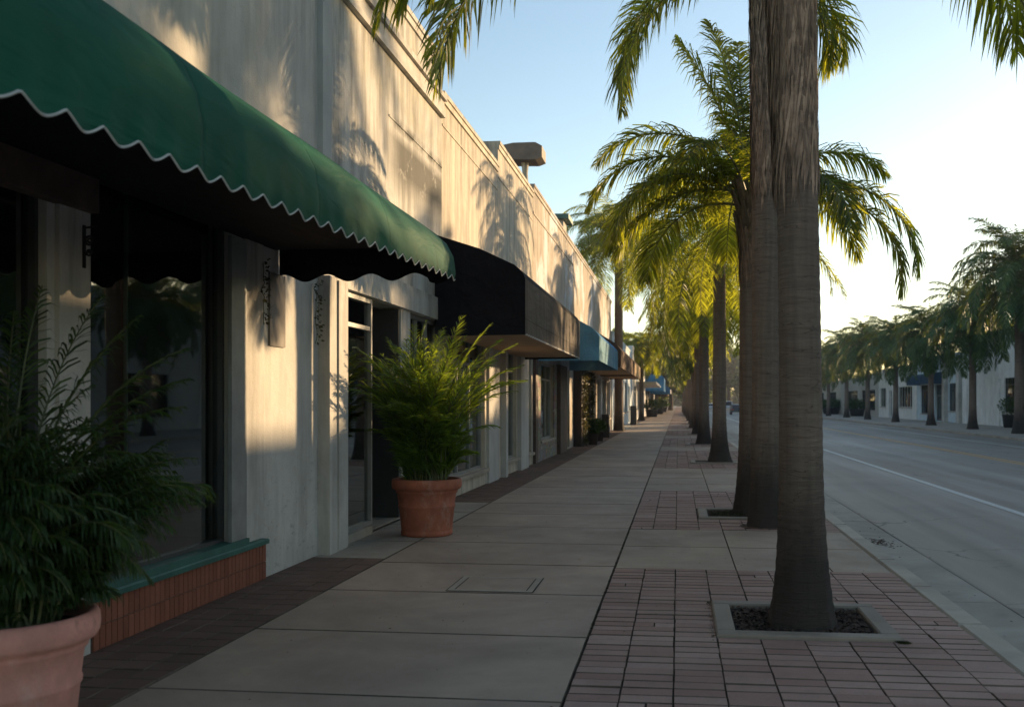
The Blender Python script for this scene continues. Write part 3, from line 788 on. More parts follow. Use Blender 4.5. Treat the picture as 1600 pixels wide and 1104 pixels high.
# recessed entry: side wall, door leaf, step
dr.box(FW-.3, xd, 12.3, 12.34, .04, 2.86); dr.box(FW-.02, xd, 13.55, 13.6, .04, 2.86); dr.box(FW-.31, xd-.05, 12.31, 13.59, 2.861, 2.9)
dr.build('entry_wall', M['frame_dark'], s2)
dd = MB(); dd.box(xd-.03, xd+.02, 12.17, 12.27, .05, 2.4); dd.box(xd-.03, xd+.02, 13.45, 13.55, .05, 2.4); dd.box(xd-.03, xd+.02, 12.27, 13.45, 2.3, 2.4); dd.box(xd-.03, xd+.02, 12.27, 13.45, .05, .3); dd.box(xd-.03, xd+.02, 12.17, 13.55, 2.42, 2.86)
do = dd.build('door', M['frame_dark'], s2)
p = MB(); p.box(xd-.01, xd-.004, 12.27, 13.45, .3, 2.3); p.build('pane', M['glass'], do)
p = MB(); p.tube([(xd+.07, 13.3, 1.0), (xd+.07, 13.3, 1.35)], .012, 6); p.tube([(xd+.02, 13.3, 1.02), (xd+.07, 13.3, 1.02)], .008, 5); p.tube([(xd+.02, 13.3, 1.33), (xd+.07, 13.3, 1.33)], .008, 5); p.build('handle', M['rim'], do)
b = MB(); b.box(FW-.3, FW+.05, 10.95, 12.13, .0, .10); b.box(FW-1.2, FW-.0, 12.14, 13.6, .0, .035); b.build('doorstep', M['concrete_light'], s2)
window(s2, FW, 1, 14.1, 15.9, .3, 2.86, M['metal_grey'], .1, 2, .05)
b = MB(); b.bbox(FW-.1, FW+.08, 14.05, 15.95, 0.0, .3, .015); b.build('sill', M['concrete_light'], s2)

# ---- generic shop
def awning(parent, X, sg, y0, y1, zt, zf, zb, proj, topm, facem, endm, sof=None, wave=0, label=None, dip=0.0):
    """box-like awning: sloped top, upright face, end panels, optional soffit"""
    XF = X+sg*proj; b = MB(); n_ = max(6, int((y1-y0)/.5))
    pr = [(X, zt), (X+sg*proj*.5, zt+(zf-zt)*.40), (X+sg*proj*.88, zt+(zf-zt)*.84), (X+sg*proj*.97, zf-.03), (XF, zf-.12)]
    for j in range(n_):
        ya, yb = y0+(y1-y0)*j/n_, y0+(y1-y0)*(j+1)/n_
        for (xa, za), (xb, zb2) in zip(pr, pr[1:]):
            b.quad((xa, ya, za), (xb, ya, zb2), (xb, yb, zb2), (xa, yb, za))
    o = b.build('awning', topm, parent, smooth=False)
    if label: tag(o, label)
    b = MB(); n2 = max(8, int((y1-y0)/.06)) if wave else 2
    for j in range(n2):
        ya, yb = y0+(y1-y0)*j/n2, y0+(y1-y0)*(j+1)/n2
        wa = wave*abs(math.sin(ya*PI/.24)); wb = wave*abs(math.sin(yb*PI/.24))
        b.quad((XF, ya, zf-.12), (XF, yb, zf-.12), (XF, yb, zb+wb), (XF, ya, zb+wa))
        if wave: b.quad((XF+sg*.004, ya, zb+wa+.012), (XF+sg*.004, yb, zb+wb+.012), (XF+sg*.004, yb, zb+wb-.004), (XF+sg*.004, ya, zb+wa-.004), 1)
    b.box(XF, XF+sg*.006, y0, y1, zb+.26, zb+.27, 0)
    b.build('valance', [facem, M['trim_white']], o)
    for ye in (y0, y1):
        b = MB(); b.poly([(X, ye, zt)] + [(x, ye, z) for x, z in pr[1:]] + [(XF, ye, zb+wave*.5), (X, ye, zb+dip)])
        b.build('end_panel', endm, o)
    if sof:
        b = MB(); b.box(X+sg*.01, XF-sg*.02, y0+.02, y1-.02, zb+.05, zb+.1); b.build('soffit', sof, o)
    return o
def shop(name, label, X, sg, y0, y1, h, wm, bays, capm=None, sillz=.45, low=None, lowm=None, room=3.3, group=None, fm='frame_dark', gm='glass', pier=None, pierm=None, curtain=False, cap=True):
    r = empty(name, (X, (y0+y1)/2, 0), label, 'building', group)
    b = MB(); wall_open(b, X, sg, y0, y1, 0, h, [q[:4] for q in bays]); b.build('wall', wm, r)
    shell(r, X, sg, y0, y1, h, wm, capm=capm, room=room)
    for q in bays:
        kind = q[4] if len(q) > 4 else 'w'
        if kind == 'w':
            window(r, X, sg, q[0], q[1], q[2], q[3], M[fm], .12, max(0, int((q[1]-q[0])/1.3)), .05, (q[3]-.45) if q[3]-q[2] > 2 else None, gm)
        else:
            xf = X-sg*.2; d = MB(); fw = .1
            d.box(xf-.03, xf+.03, q[0], q[0]+fw, q[2], q[3]); d.box(xf-.03, xf+.03, q[1]-fw, q[1], q[2], q[3]); d.box(xf-.03, xf+.03, q[0]+fw, q[1]-fw, q[3]-fw, q[3]); d.box(xf-.03, xf+.03, q[0]+fw, q[1]-fw, q[2], q[2]+.22)
            d.box(xf-.03, xf+.03, q[0]+fw, q[1]-fw, 2.1, 2.18)
            o = d.build('door', M[fm], r); p = MB(); p.box(xf-.004, xf+.004, q[0]+fw, q[1]-fw, q[2]+.2, q[3]-fw); p.build('pane', M[gm], o)
    ws = [q for q in bays if len(q) < 5 or q[4] == 'w']
    if ws:
        for q in ws:
            b = MB(); b.bbox(X-sg*.08 if sg > 0 else X-.09, X+.09 if sg > 0 else X+.08, q[0]-.05, q[1]+.05, q[2]-.07, q[2]-.001, .012)
            b.build('sill', M['concrete_light'], r)
    if curtain:
        b = MB()
        for q in ws:
            xc = X-sg*.55; yq = q[0]
            while yq < q[1]:
                wv_ = .06; b.quad((xc, yq, q[2]), (xc+sg*.05, yq+wv_, q[2]), (xc+sg*.05, yq+wv_, q[3]), (xc, yq, q[3])); b.quad((xc+sg*.05, yq+wv_, q[2]), (xc, yq+2*wv_, q[2]), (xc, yq+2*wv_, q[3]), (xc+sg*.05, yq+wv_, q[3])); yq += 2*wv_ if int(yq/1.1) % 3 else 1.2
        b.build('curtain', M['curtain'], r)
    if pier:
        for (pa, pb, pz, pp) in pier:
            b = MB(); b.box(X, X+sg*pp, pa, pb, 0, pz); b.build('pier', pierm or wm, r)
    return r

s3 = shop('shop_building', 'cream plaster shop under the big black awning', FW, 1, 16.02, 21.12, 6.5, M['stucco_cream'],
     [(16.5, 19.7, .32, 2.75)], fm='metal_grey', pier=[(19.9, 21.05, 2.75, .05), (21.05, 21.12, 2.75, .02)], pierm=M['stucco_grey'])
awning(s3, FW, 1, 15.55, 24.3, 4.2, 3.62, 2.62, 1.42, M['canvas_black'], M['canvas_charcoal'], M['canvas_black'], M['soffit'], .03, 'black box awning with weathered charcoal front')
b = MB(); b.box(FW, FW+.014, 16.04, 21.1, 6.02, 6.05); b.build('moulding', M['stucco_cream'], s3)
s4 = shop('shop_building', 'taller cream plaster shop right of the parapet step, rooftop sign behind', FW, 1, 21.16, 26.3, 7.0, M['stucco_cream'],
     [(21.9, 23.6, .32, 2.75), (25.1, 26.1, .32, 2.75)], fm='metal_grey', pier=[(21.5, 21.75, 2.75, .12), (23.75, 24.95, 2.75, .10)], pierm=M['stucco_grey'])
b = MB(); b.box(FW, FW+.014, 21.2, 26.28, 6.3, 6.33); b.build('moulding', M['stucco_cream'], s4)
s5 = shop('shop_building', 'weathered tan plaster shop under the blue awning', FW, 1, 26.34, 36.6, 7.2, M['stucco_peeling'],
     [(27.6, 30.6, .55, 2.7), (33.6, 35.4, .05, 2.7, 'd')], fm='metal_grey', pier=[(26.36, 26.8, 2.75, .08), (31.3, 33.2, 2.75, .16)], pierm=M['brown_paint'])
awning(s5, FW, 1, 27.0, 35.4, 4.25, 3.45, 2.70, 1.68, M['canvas_bright_blue'], M['canvas_blue'], M['canvas_blue'], None, .0, 'faded blue box awning')
b = MB(); b.box(FW, FW+.02, 26.36, 36.58, 6.5, 6.56); b.build('moulding', M['stucco_tan'], s5)
s6 = shop('shop_building', 'tan plaster shop under the brown awning, left of the palm standing on the walk', FW, 1, 36.64, 57.5, 7.2, M['stucco_peeling'],
     [(38.5, 40.5, .05, 2.75, 'd'), (41.5, 44.0, .75, 2.75), (44.6, 47.0, .75, 2.75), (47.6, 50.0, .75, 2.75), (51, 53.5, .75, 2.75), (54.2, 56.6, .75, 2.75)],
     fm='frame_white', gm='glass_day', pier=[(36.7, 38.2, 2.8, .3), (40.7, 41.3, 2.8, .25)], pierm=M['dark_wood'])
for q in ((26.85, 27.55, 0, 2.72), (27.55, 30.62, 0, .47), (30.62, 31.28, 0, 2.72)):
    b = MB(); b.box(FW, FW+.045, *q); b.build('stone_facing', M['stone'], s5)
a6 = awning(s6, FW, 1, 37.2, 49.5, 4.5, 3.6, 2.86, 1.68, M['canvas_brown'], M['canvas_brown'], M['canvas_brown'], M['soffit'], 0, 'brown box awning with tan soffit')
a7 = awning(s6, FW, 1, 49.5, 56.5, 4.5, 3.6, 2.86, 1.68, M['canvas_brown'], M['canvas_cream'], M['canvas_brown'], M['soffit'], 0, 'cream faced awning continuing the brown one')
def vine_mass(x, y0, y1, z1, label, seed, n_=900):
    r = random.Random(seed); b = MB()
    for _ in range(5):
        yy_ = r.uniform(y0, y1); b.tube([(x+.02, yy_, 0), (x+.05, yy_+r.uniform(-.1,.1), z1*.5), (x+.03, yy_, z1)], .012, 5, m=1)
    for _ in range(n_):
        z = z1*r.random()**.8; q = Vector((x+abs(r.gauss(0, .07)), r.uniform(y0-.08, y1+.08), z)); a = Vector((r.uniform(-.2,1), r.uniform(-1,1), r.uniform(-1,.5))).normalized(); L = r.uniform(.05, .12)
        wd = a.cross(Vector((r.uniform(-1,1), r.uniform(-1,1), r.uniform(-1,1)))).normalized()*L*.35; mid = q+a*L*.5
        b.quad(tuple(q), tuple(mid+wd), tuple(q+a*L), tuple(mid-wd))
    single(b, 'climbing_vine', [M['ivy'], M['bark']], (x, (y0+y1)/2, 0), label, 'vine')
vine_mass(FW+.3, 36.75, 38.15, 2.8, 'dark vine covering the wide wooden pier under the brown awning', 4, 1500)
vine_mass(FW+.25, 40.7, 41.3, 2.8, 'vine climbing the narrower wooden pier beyond the shop door', 5)
# farther shops on the left
s7 = shop('shop_building', 'pale blue grey shop with tall windows beyond the brown awning', FW, 1, 58.5, 84, 5.6, M['stucco_bright_blue'],
     [(62, 66, .9, 3.0), (67, 71, .9, 3.0), (72.5, 76, .9, 3.0), (78, 80, .05, 2.8, 'd')], fm='frame_white', gm='glass_day')
s8 = shop('shop_building', 'white shop with flat pale canopy farther down the left side', FW, 1, 84.5, 118, 6.2, M['stucco_bright'],
     [(88, 93, .9, 3.0), (95, 99, .9, 3.0), (102, 104, .05, 2.8, 'd'), (107, 113, .9, 3.0)], fm='frame_white', gm='glass_day')
b = MB(); b.box(FW, -1.95, 92, 117, 3.25, 3.45); b.build('canopy', M['stucco_pale_blue'], s8)
s9 = shop('shop_building', 'grey shop with bright blue awnings far down the left side', FW, 1, 118.5, 165, 5.4, M['stucco_beige'],
     [(121, 127, .8, 3.0), (130, 136, .8, 3.0), (140, 150, .8, 3.0), (153, 160, .8, 3.0)], gm='glass_day')
awning(s9, FW, 1, 119, 136, 5.0, 4.6, 2.9, 2.1, M['canvas_bright_blue'], M['canvas_bright_blue'], M['canvas_bright_blue'], None, 0, 'bright blue awning')
awning(s9, FW, 1, 140, 160, 4.6, 3.5, 2.8, 2.7, M['canvas_brown'], M['canvas_pale'] if 'canvas_pale' in M else M['trim_white'], M['canvas_bright_blue'], None, 0, 'brown topped awning with pale front')
s10 = shop('shop_building', 'brown low shop at the far end of the left side', FW, 1, 166, 215, 4.6, M['stucco_tan'],
     [(170, 180, .8, 2.9), (184, 192, .8, 2.9), (198, 208, .8, 2.9)], gm='glass_day')
awning(s10, FW, 1, 168, 196, 4.0, 3.5, 2.7, 2.0, M['canvas_brown'], M['canvas_brown'], M['canvas_brown'], None, 0)
# rooftop sign box on a tapering post, and a green topped vent box
sg_ = empty('rooftop_sign', (-5.2, 33.2, 6.4), 'blank brown sign box on a tapering post above the roofline', 'sign')
b = MB(); cx_, cy_ = -5.2, 33.2
hs = [(-.42, 9.66, 9.92), (-.1, 9.44, 9.98), (.62, 9.42, 9.98), (.84, 9.50, 9.86)]
for (xa, za, zb_), (xc, zc, zd) in zip(hs, hs[1:]):
    for yy0, yy1 in ((cy_-.5, cy_+.5),):
        b.quad((cx_+xa, yy0, za), (cx_+xc, yy0, zc), (cx_+xc, yy0, zd), (cx_+xa, yy0, zb_))
        b.quad((cx_+xa, yy1, za), (cx_+xa, yy1, zb_), (cx_+xc, yy1, zd), (cx_+xc, yy1, zc))
        b.quad((cx_+xa, yy0, zb_), (cx_+xc, yy0, zd), (cx_+xc, yy1, zd), (cx_+xa, yy1, zb_))
        b.quad((cx_+xa, yy0, za), (cx_+xa, yy1, za), (cx_+xc, yy1, zc), (cx_+xc, yy0, zc))
for xa, za, zb_ in (hs[0], hs[-1]): b.quad((cx_+xa, cy_-.5, za), (cx_+xa, cy_+.5, za), (cx_+xa, cy_+.5, zb_), (cx_+xa, cy_-.5, zb_))
b.build('sign_box', M['sign_brown'], sg_)
b = MB(); b.tube([(cx_+.22, cy_, 6.4), (cx_+.22, cy_, 9.1), (cx_+.22, cy_, 9.43)], [.22, .09, .13], 8); b.build('post', M['stucco_cream'], sg_)
b = MB(); b.box(-5.2, -4.75, 42.4, 43.6, 6.5, 9.2, 0); b.box(-5.55, -4.5, 42.1, 43.9, 9.2, 9.4, 1)
single(b, 'rooftop_vent', [M['stucco_beige'], M['teal_paint']], (-4.6, 43, 6.5), 'small rooftop box with dark green flat top', 'roof vent')

# ---- across the road
r0 = shop('shop_building', 'long plain shop across the road, right of the white one', FX, -1, 2, 34.8, 8.45, M['stucco_beige'], [(6, 12, .8, 3.2), (15, 21, .8, 3.2), (24, 30, .8, 3.2)])  # out of view, height set to shade the near wall below the awning
r1 = shop('shop_building', 'grey shop across the road next to the white one', FX, -1, 35.0, 59.8, 7.4, M['stucco_grey'], [(37, 42, .8, 3.2), (45, 47, .05, 2.8, 'd'), (50, 56, .8, 3.2)])  # out of view, height set to shade the foot of the near wall
r2 = shop('shop_building', 'tall white plaster shop across the road at the right edge', FX, -1, 60, 80.8, 6.5, M['stucco_bright'], [(62, 71.0, .9, 3.2)], curtain=True, pier=[(71.8, 72.6, 3.2, .12), (79.6, 80.8, 6.3, .1)])
r3 = shop('shop_building', 'blue fronted shop with columns and navy awning across the road', FX, -1, 81, 96, 5.4, M['stucco_bright_blue'], [(82.5, 85, .9, 3.1), (86.5, 89.5, .05, 3.1, 'd'), (91, 94.5, .6, 3.1)], pier=[(85.3, 86.1, 5.2, .3), (90, 90.6, 5.2, .3), (81.1, 81.9, 5.2, .3)], pierm=M['stucco_white'])
awning(r3, FX, -1, 86.4, 94.8, 4.1, 3.9, 3.1, 1.2, M['canvas_navy'], M['canvas_navy'], M['canvas_navy'], None, 0, 'navy awning')
r4 = shop('shop_building', 'white shop with pale blue windows across the road', FX, -1, 96.2, 114, 5.0, M['stucco_bright'], [(98, 104, 1.1, 3.1), (107, 108.5, .05, 2.8, 'd'), (110, 113, 1.1, 3.1)], fm='frame_white')
r5 = shop('shop_building', 'beige shop with wide brown windows across the road', FX, -1, 114.2, 140, 4.8, M['stucco_beige'], [(116, 124, .7, 3.0), (127, 137, .7, 3.0)], curtain=True)
r6 = shop('shop_building', 'cream shop far along the opposite side', FX, -1, 140.3, 185, 5.2, M['stucco_cream'], [(144, 152, .7, 3.0), (156, 166, .7, 3.0), (170, 180, .7, 3.0)])
r7 = shop('shop_building', 'last grey shop far along the opposite side', FX, -1, 185.5, 250, 5.0, M['stucco_grey'], [(190, 205, .7, 3.0), (210, 225, .7, 3.0), (230, 245, .7, 3.0)])

# ------------------------------------------------------------ palms
def frond(b, base, az, e0, L, droop, nl, ll, lw, rnd, m=0, ms=1, plume=.45, rr=.022, stem_t=.14, curl=0.0, pw=1.15, gv=1.0, fwd=.35):
    n_ = 16; p = Vector(base); pts = [p.copy()]; tans = []
    a = az
    for i in range(n_):
        s_ = (i+.5)/n_; e = e0 - droop*(s_**pw); a += curl/n_
        t = Vector((math.cos(e)*math.cos(a), math.cos(e)*math.sin(a), math.sin(e))); tans.append(t)
        p = p + t*(L/n_); pts.append(p.copy())
    tans.append(tans[-1])
    b.tube(pts, [rr*(1-.85*i/n_)+.002 for i in range(n_+1)], 5 if rr > .015 else 4, ms, cap=False)
    for i in range(nl):
        t_ = stem_t + (1-stem_t)*(i+rnd.random()*.6)/nl
        k = min(n_-1, int(t_*n_)); f = t_*n_-k
        q = pts[k].lerp(pts[k+1], min(1, f)); tn = tans[k].lerp(tans[k+1], min(1, f)).normalized()
        sd_ = tn.cross(Vector((0, 0, 1)))
        if sd_.length < .15: sd_ = Vector((-math.sin(a), math.cos(a), 0))
        sd_.normalize(); up = sd_.cross(tn).normalized()
        pr_ = (math.sin(PI*min(1, (t_-stem_t)/(1-stem_t)*.86+.13)))**.55
        for sgn in (-1, 1):
            if rnd.random() < .04: continue
            fw = fwd + .9*t_*t_ + rnd.uniform(-.12, .12)
            d = (sd_*sgn*1.0 + tn*fw + up*(plume*rnd.uniform(-.55, 1.0))).normalized()
            l_ = ll*pr_*rnd.uniform(.78, 1.1)
            g1 = rnd.uniform(.25, .6)*gv; g2 = rnd.uniform(.8, 1.7)*gv
            d2 = (d + Vector((0, 0, -g1))).normalized(); d3 = (d + Vector((0, 0, -g2))).normalized()
            wv_ = (tn*.9 + up*rnd.uniform(-.6, .6)); wv_ = (wv_ - d*wv_.dot(d)).normalized()*lw*.5
            p1 = q + d*l_*.34; p2 = p1 + d2*l_*.33; p3 = p2 + d3*l_*.33
            i0 = len(b.v)
            b.v += [tuple(q-wv_*.5), tuple(q+wv_*.5), tuple(p1-wv_), tuple(p1+wv_), tuple(p2-wv_*.8), tuple(p2+wv_*.8), tuple(p3)]
            b.f += [(i0, i0+1, i0+3, i0+2), (i0+2, i0+3, i0+5, i0+4), (i0+4, i0+5, i0+6)]; b.m += [m]*3
def palm(label, h, r0, rb_, seed, fr=None, nfr=22, nl=56, ll=.62, lw=.030, L=3.1, lean=(0,0), fibre=0, boots=True, detail=1, group='palms along the near kerb', rot=0, name='palm_tree', spread=1.0, drp=(95,140), leafm=None, low=96):
    rnd = random.Random(seed)
    o = empty(name, (0, 0, 0), label, 'palm tree', group)
    # trunk
    sides = 32 if detail > 1 else 14; step = .035 if detail > 1 else .18
    n_ = int(h/step); b = MB()
    def cen(z): k = z/h; return lean[0]*k*k, lean[1]*k*k
    for i in range(n_+1):
        z = h*i/n_; x, y = cen(z)
        rad = r0*(1-.12*z/h) + (rb_-r0)*math.exp(-z/.42)
        rad *= 1 + .014*math.sin(z*2*PI/.11+math.sin(z*3)) * (1 if detail > 1 else 0) + .02*noise.noise(Vector((z*1.3, seed, 0)))
        for k in range(sides):
            a = 2*PI*k/sides
            rr_ = rad*(1+.05*math.exp(-z/.35)*math.sin(a*7+seed+z*3)+.025*noise.noise(Vector((math.cos(a)*1.5, math.sin(a)*1.5, z*1.2+seed))))
            b.v.append((x+rr_*math.cos(a), y+rr_*math.sin(a), z-.04 if i == 0 else z))
    for i in range(n_):
        for k in range(sides):
            b.f.append((i*sides+k, i*sides+(k+1)%sides, (i+1)*sides+(k+1)%sides, (i+1)*sides+k)); b.m.append(0)
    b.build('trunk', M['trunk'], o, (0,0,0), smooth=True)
    cx_, cy_ = cen(h)
    # old leaf bases
    if boots:
        b = MB()
        nb = 26 if detail > 1 else 12
        for i in range(nb):
            k = i/nb; z = h-.75+k*.85; a = i*2.399; x, y = cen(min(h, z)); rr_ = r0*.92
            d = Vector((math.cos(a), math.sin(a), 0)); tv = Vector((-math.sin(a), math.cos(a), 0))
            q = Vector((x, y, z))+d*rr_*.8; Lb = rnd.uniform(.25, .5); out = .22+.35*k
            w0 = .085; w1 = .03
            e = q + d*Lb*out + Vector((0, 0, Lb)); th = d*.035
            i0 = len(b.v)
            b.v += [tuple(q-tv*w0), tuple(q+tv*w0), tuple(q+tv*w0*.6+th), tuple(q-tv*w0*.6+th), tuple(e-tv*w1), tuple(e+tv*w1), tuple(e+tv*w1*.6+th*.7), tuple(e-tv*w1*.6+th*.7)]
            for qd in ((0,1,5,4),(1,2,6,5),(2,3,7,6),(3,0,4,7),(4,5,6,7)): b.f.append(tuple(i0+j for j in qd)); b.m.append(0)
        b.build('leaf_bases', M['boot'], o, (0,0,0))
    if fibre:
        b = MB()
        for _ in range(fibre[1]):
            a = rnd.uniform(0, 2*PI); k = rnd.random()**1.35; z = h+.1-k*fibre[0]; x, y = cen(min(z, h)); rr_ = r0*(1-.12*z/h)*.99
            Lf = rnd.uniform(.2, .85)*(1-.3*k); d = Vector((math.cos(a), math.sin(a), 0)); tv = Vector((-math.sin(a), math.cos(a), 0))
            q = Vector((x, y, z))+d*rr_; out = rnd.uniform(.004, .05)*(1.4-k); sw = rnd.uniform(-.12, .12); wd = rnd.uniform(.004, .012)
            pp = [q, q+d*out+tv*sw*Lf*.4-Vector((0,0,Lf*.4)), q+d*out*.8+tv*sw*Lf*.9-Vector((0,0,Lf*.75)), q+d*out*.5+tv*sw*Lf*1.1-Vector((0,0,Lf))]
            i0 = len(b.v)
            for j, pt in enumerate(pp[:3]): b.v += [tuple(pt-tv*wd), tuple(pt+tv*wd+d*.003)]
            b.v.append(tuple(pp[3]))
            b.f += [(i0, i0+1, i0+3, i0+2), (i0+2, i0+3, i0+5, i0+4), (i0+4, i0+5, i0+6)]; b.m += [0]*3
        tag(b.build('dead_fibre', M['fibre'], o, (0,0,0)), 'brown dead frond fibre hanging round the upper trunk')
    # crown
    b = MB(); top = Vector((cx_, cy_, h))
    if fr is None:
        fr = []
        for i in range(nfr):
            k = (i+.5)/nfr; e0 = 86-low*k**1.15+rnd.uniform(-8, 8)
            fr.append((math.degrees(i*2.39996)+rnd.uniform(-12, 12), e0, L*spread*rnd.uniform(.82, 1.08)*(1-.12*(1-k)), drp[0]+(drp[1]-drp[0])*rnd.random()-35*(k if k > .6 else 0)))
    for az, e0, L_, dr_ in fr:
        a = R(az); q = top + Vector((math.cos(a), math.sin(a), 0))*r0*.5 + Vector((0, 0, rnd.uniform(-.15, .12)))
        frond(b, q, a, R(e0), L_, R(dr_), nl, ll, lw, rnd, curl=rnd.uniform(-.35, .35))
    # spear leaf
    frond(b, top, rnd.uniform(0, 6), R(88), L*.55, R(12), nl//3, ll*.4, lw, rnd, plume=.1)
    b.build('crown', [leafm or M['palm_leaf'], M['palm_stem']], o, (0,0,0))
    return o
def place(o, x, y, rz=0, s=1.0, sz=1.0):
    o.location = (x, y, 0); o.rotation_euler = (0, 0, R(rz)); o.scale = (s, s, s*sz); return o

A = palm('thickest nearest palm trunk, standing in the big square mulch pit', 5.85, .155, .245, 1, nfr=0, lean=(-.12, 0),
         fr=[(186,12,3.5,92),(178,6,3.4,88),(190,4,3.2,80),(181,16,3.6,92),(172,22,3.6,100),(165,38,3.6,95),(200,44,3.6,95),(150,62,3.4,90),(215,50,3.2,90),(0,-20,2.7,58),(7,-12,2.6,70),(12,50,3.4,100),(-25,46,3.2,90),(40,60,3.2,90),(60,74,3.0,85),(90,84,3.2,60),(120,66,3.2,85),(250,66,3.0,85),(280,72,3.0,80),(310,60,3.0,85),(100,60,3.0,75),(230,76,3.2,90),(335,75,3.2,90),(75,62,3.0,80),(135,78,3.2,80)],
         nl=130, ll=.72, lw=.022, detail=2, fibre=(2.5, 4200))
place(A, .885, 7.54)
B = palm('second trunk, just behind and left of the nearest palm, in a reddish soil ring', 7.4, .185, .25, 2, nfr=0,
         fr=[(180,0,2.9,100),(184,-8,3.0,88),(175,6,2.8,104),(196,50,3.8,110),(165,58,3.8,110),(150,50,3.4,95),(0,-40,1.7,50),(5,-30,1.8,60),(8,55,3.6,110),(22,68,3.6,105),(40,55,3.4,95),(75,66,3.4,95),(100,82,3.4,65),(120,60,3.4,90),(230,60,3.4,90),(215,70,3.6,105),(270,65,3.3,95),(310,58,3.4,100),(-40,66,3.4,105),(85,52,3.2,90),(60,58,3.3,95)],
         nl=125, ll=.80, lw=.024, detail=2, fibre=(2.9, 4200))
place(B, 1.12, 13.42)
Cp = palm('shorter palm right behind the second trunk, crown showing left of it', 4.55, .165, .265, 3, nfr=0,
         fr=[(150,89,2.8,26),(172,84,2.7,34),(110,86,2.8,30),(178,70,2.8,118),(60,84,2.8,50),(182,62,2.9,132),(200,46,2.6,135),(170,36,2.7,120),(150,20,2.4,100),(0,22,3.0,122),(-4,30,3.1,124),(-12,64,2.2,112),(75,60,2.7,115),(100,36,2.5,112),(130,66,2.7,125),(240,60,2.2,115),(320,30,2.2,115),(30,26,2.2,110),(188,12,2.3,85)],
         nl=150, ll=.74, lw=.024, detail=2, fibre=(.9, 500))
place(Cp, 1.04, 15.11)
D = palm('third palm back from the two big trunks, yellow backlit hanging crown', 6.3, .18, .34, 4, nfr=46, nl=90, ll=.72, lw=.022, detail=2, L=3.9, fibre=(.9, 250), drp=(95,150), low=120)
place(D, 1.09, 27.56, 20)
E1 = palm('fourth palm back along the near kerb', 6.4, .19, .33, 5, nfr=46, nl=80, ll=.78, lw=.030, L=3.8, drp=(95,150), low=122)
place(E1, .97, 39.18, 50)
lowA = palm('placeholder palm tree label here', 6.6, .2, .34, 6, nfr=56, nl=60, ll=.8, lw=.045, L=3.5, drp=(90,140), low=125)
place(lowA, .97, 51.3, 0); lowA['label'] = 'fifth palm back along the near kerb'
lowB = palm('placeholder palm tree label here', 6.5, .2, .38, 7, nfr=62, nl=64, ll=.8, lw=.045, L=3.6, drp=(75,130), low=138, leafm=M['palm_leaf_far'], group='palms along the far kerb')
rt = random.Random(9)
words = ['sixth', 'seventh', 'eighth', 'ninth', 'tenth', 'eleventh', 'twelfth', 'thirteenth', 'fourteenth', 'fifteenth', 'sixteenth', 'seventeenth']
for i, ty in enumerate(tree_y[3:15]):
    o = copy_tree(lowA if i % 2 else lowB); o['group'] = 'palms along the near kerb'
    place(o, .97+rt.uniform(-.08, .08), ty, rt.uniform(0, 360), rt.uniform(.92, 1.06))
    o['label'] = words[i]+' palm back along the near kerb'
# palm against the shopfront on the left
P = palm('tall palm growing hard against the shopfronts at the end of the brown awning', 10.7, .25, .33, 8, nfr=58, nl=84, ll=.95, lw=.038, L=4.8, group='palms by the shops', drp=(90,140), low=120)
place(P, -3.30, 55.65+1.6, 0)
P['group'] = 'palms by the shops'
P2 = copy_tree(lowA); place(P2, -3.2, 90, 80, 1.0, .95); P2['label'] = 'palm against the white shops far down the left walk'; P2['group'] = 'palms by the shops'
shade_palm = copy_tree(P); place(shade_palm, 17.3, 30.6, 140, 1.0, 1.16); shade_palm['label'] = 'taller palm on the far kerb outside the right edge of the view'; shade_palm['group'] = 'palms along the far kerb'  # unseen palm added so its crown shades the upper wall opposite
# far kerb palms
fy = [10.0, 23.6, 37.6, 46.0, 54.72, 63.45, 73.7, 85.3, 97.6, 110, 122, 134, 147, 160, 174, 188, 203, 219, 236]  # first few are unseen, placed so their crowns shade the near shopfronts
lowC = palm('placeholder palm tree label here', 6.8, .22, .36, 12, nfr=66, nl=66, ll=.78, lw=.045, L=3.8, drp=(80,130), low=138, leafm=M['palm_leaf_far'], group='palms along the far kerb', fibre=(.8, 120))
first = True
far_words = {54.72: 'palm at the right edge of the view, crown half cut off', 63.45: 'palm on the far kerb with a curved arching top frond, before the white shop',
 73.7: 'palm on the far kerb in front of the navy awning', 85.3: 'palm on the far kerb in front of the pale blue windows', 97.6: 'slim palm on the far kerb, fourth from the right clear of the trunk'}
for i, ty in enumerate(fy):
    src = lowC if i % 3 else lowB
    if i == 0: o = lowB
    elif first and src is lowC: o = lowC; first = False
    else: o = copy_tree(src)
    place(o, 17.4+rt.uniform(-.1, .1), ty, rt.uniform(0, 360), 1.13 if ty == 54.72 else rt.uniform(.95, 1.08), 1.08 if ty == 54.72 else rt.uniform(.96, 1.06))
    o['group'] = 'palms along the far kerb'
    o['label'] = far_words.get(ty, 'palm on the far kerb, number %d from the right along its row' % (i+1))

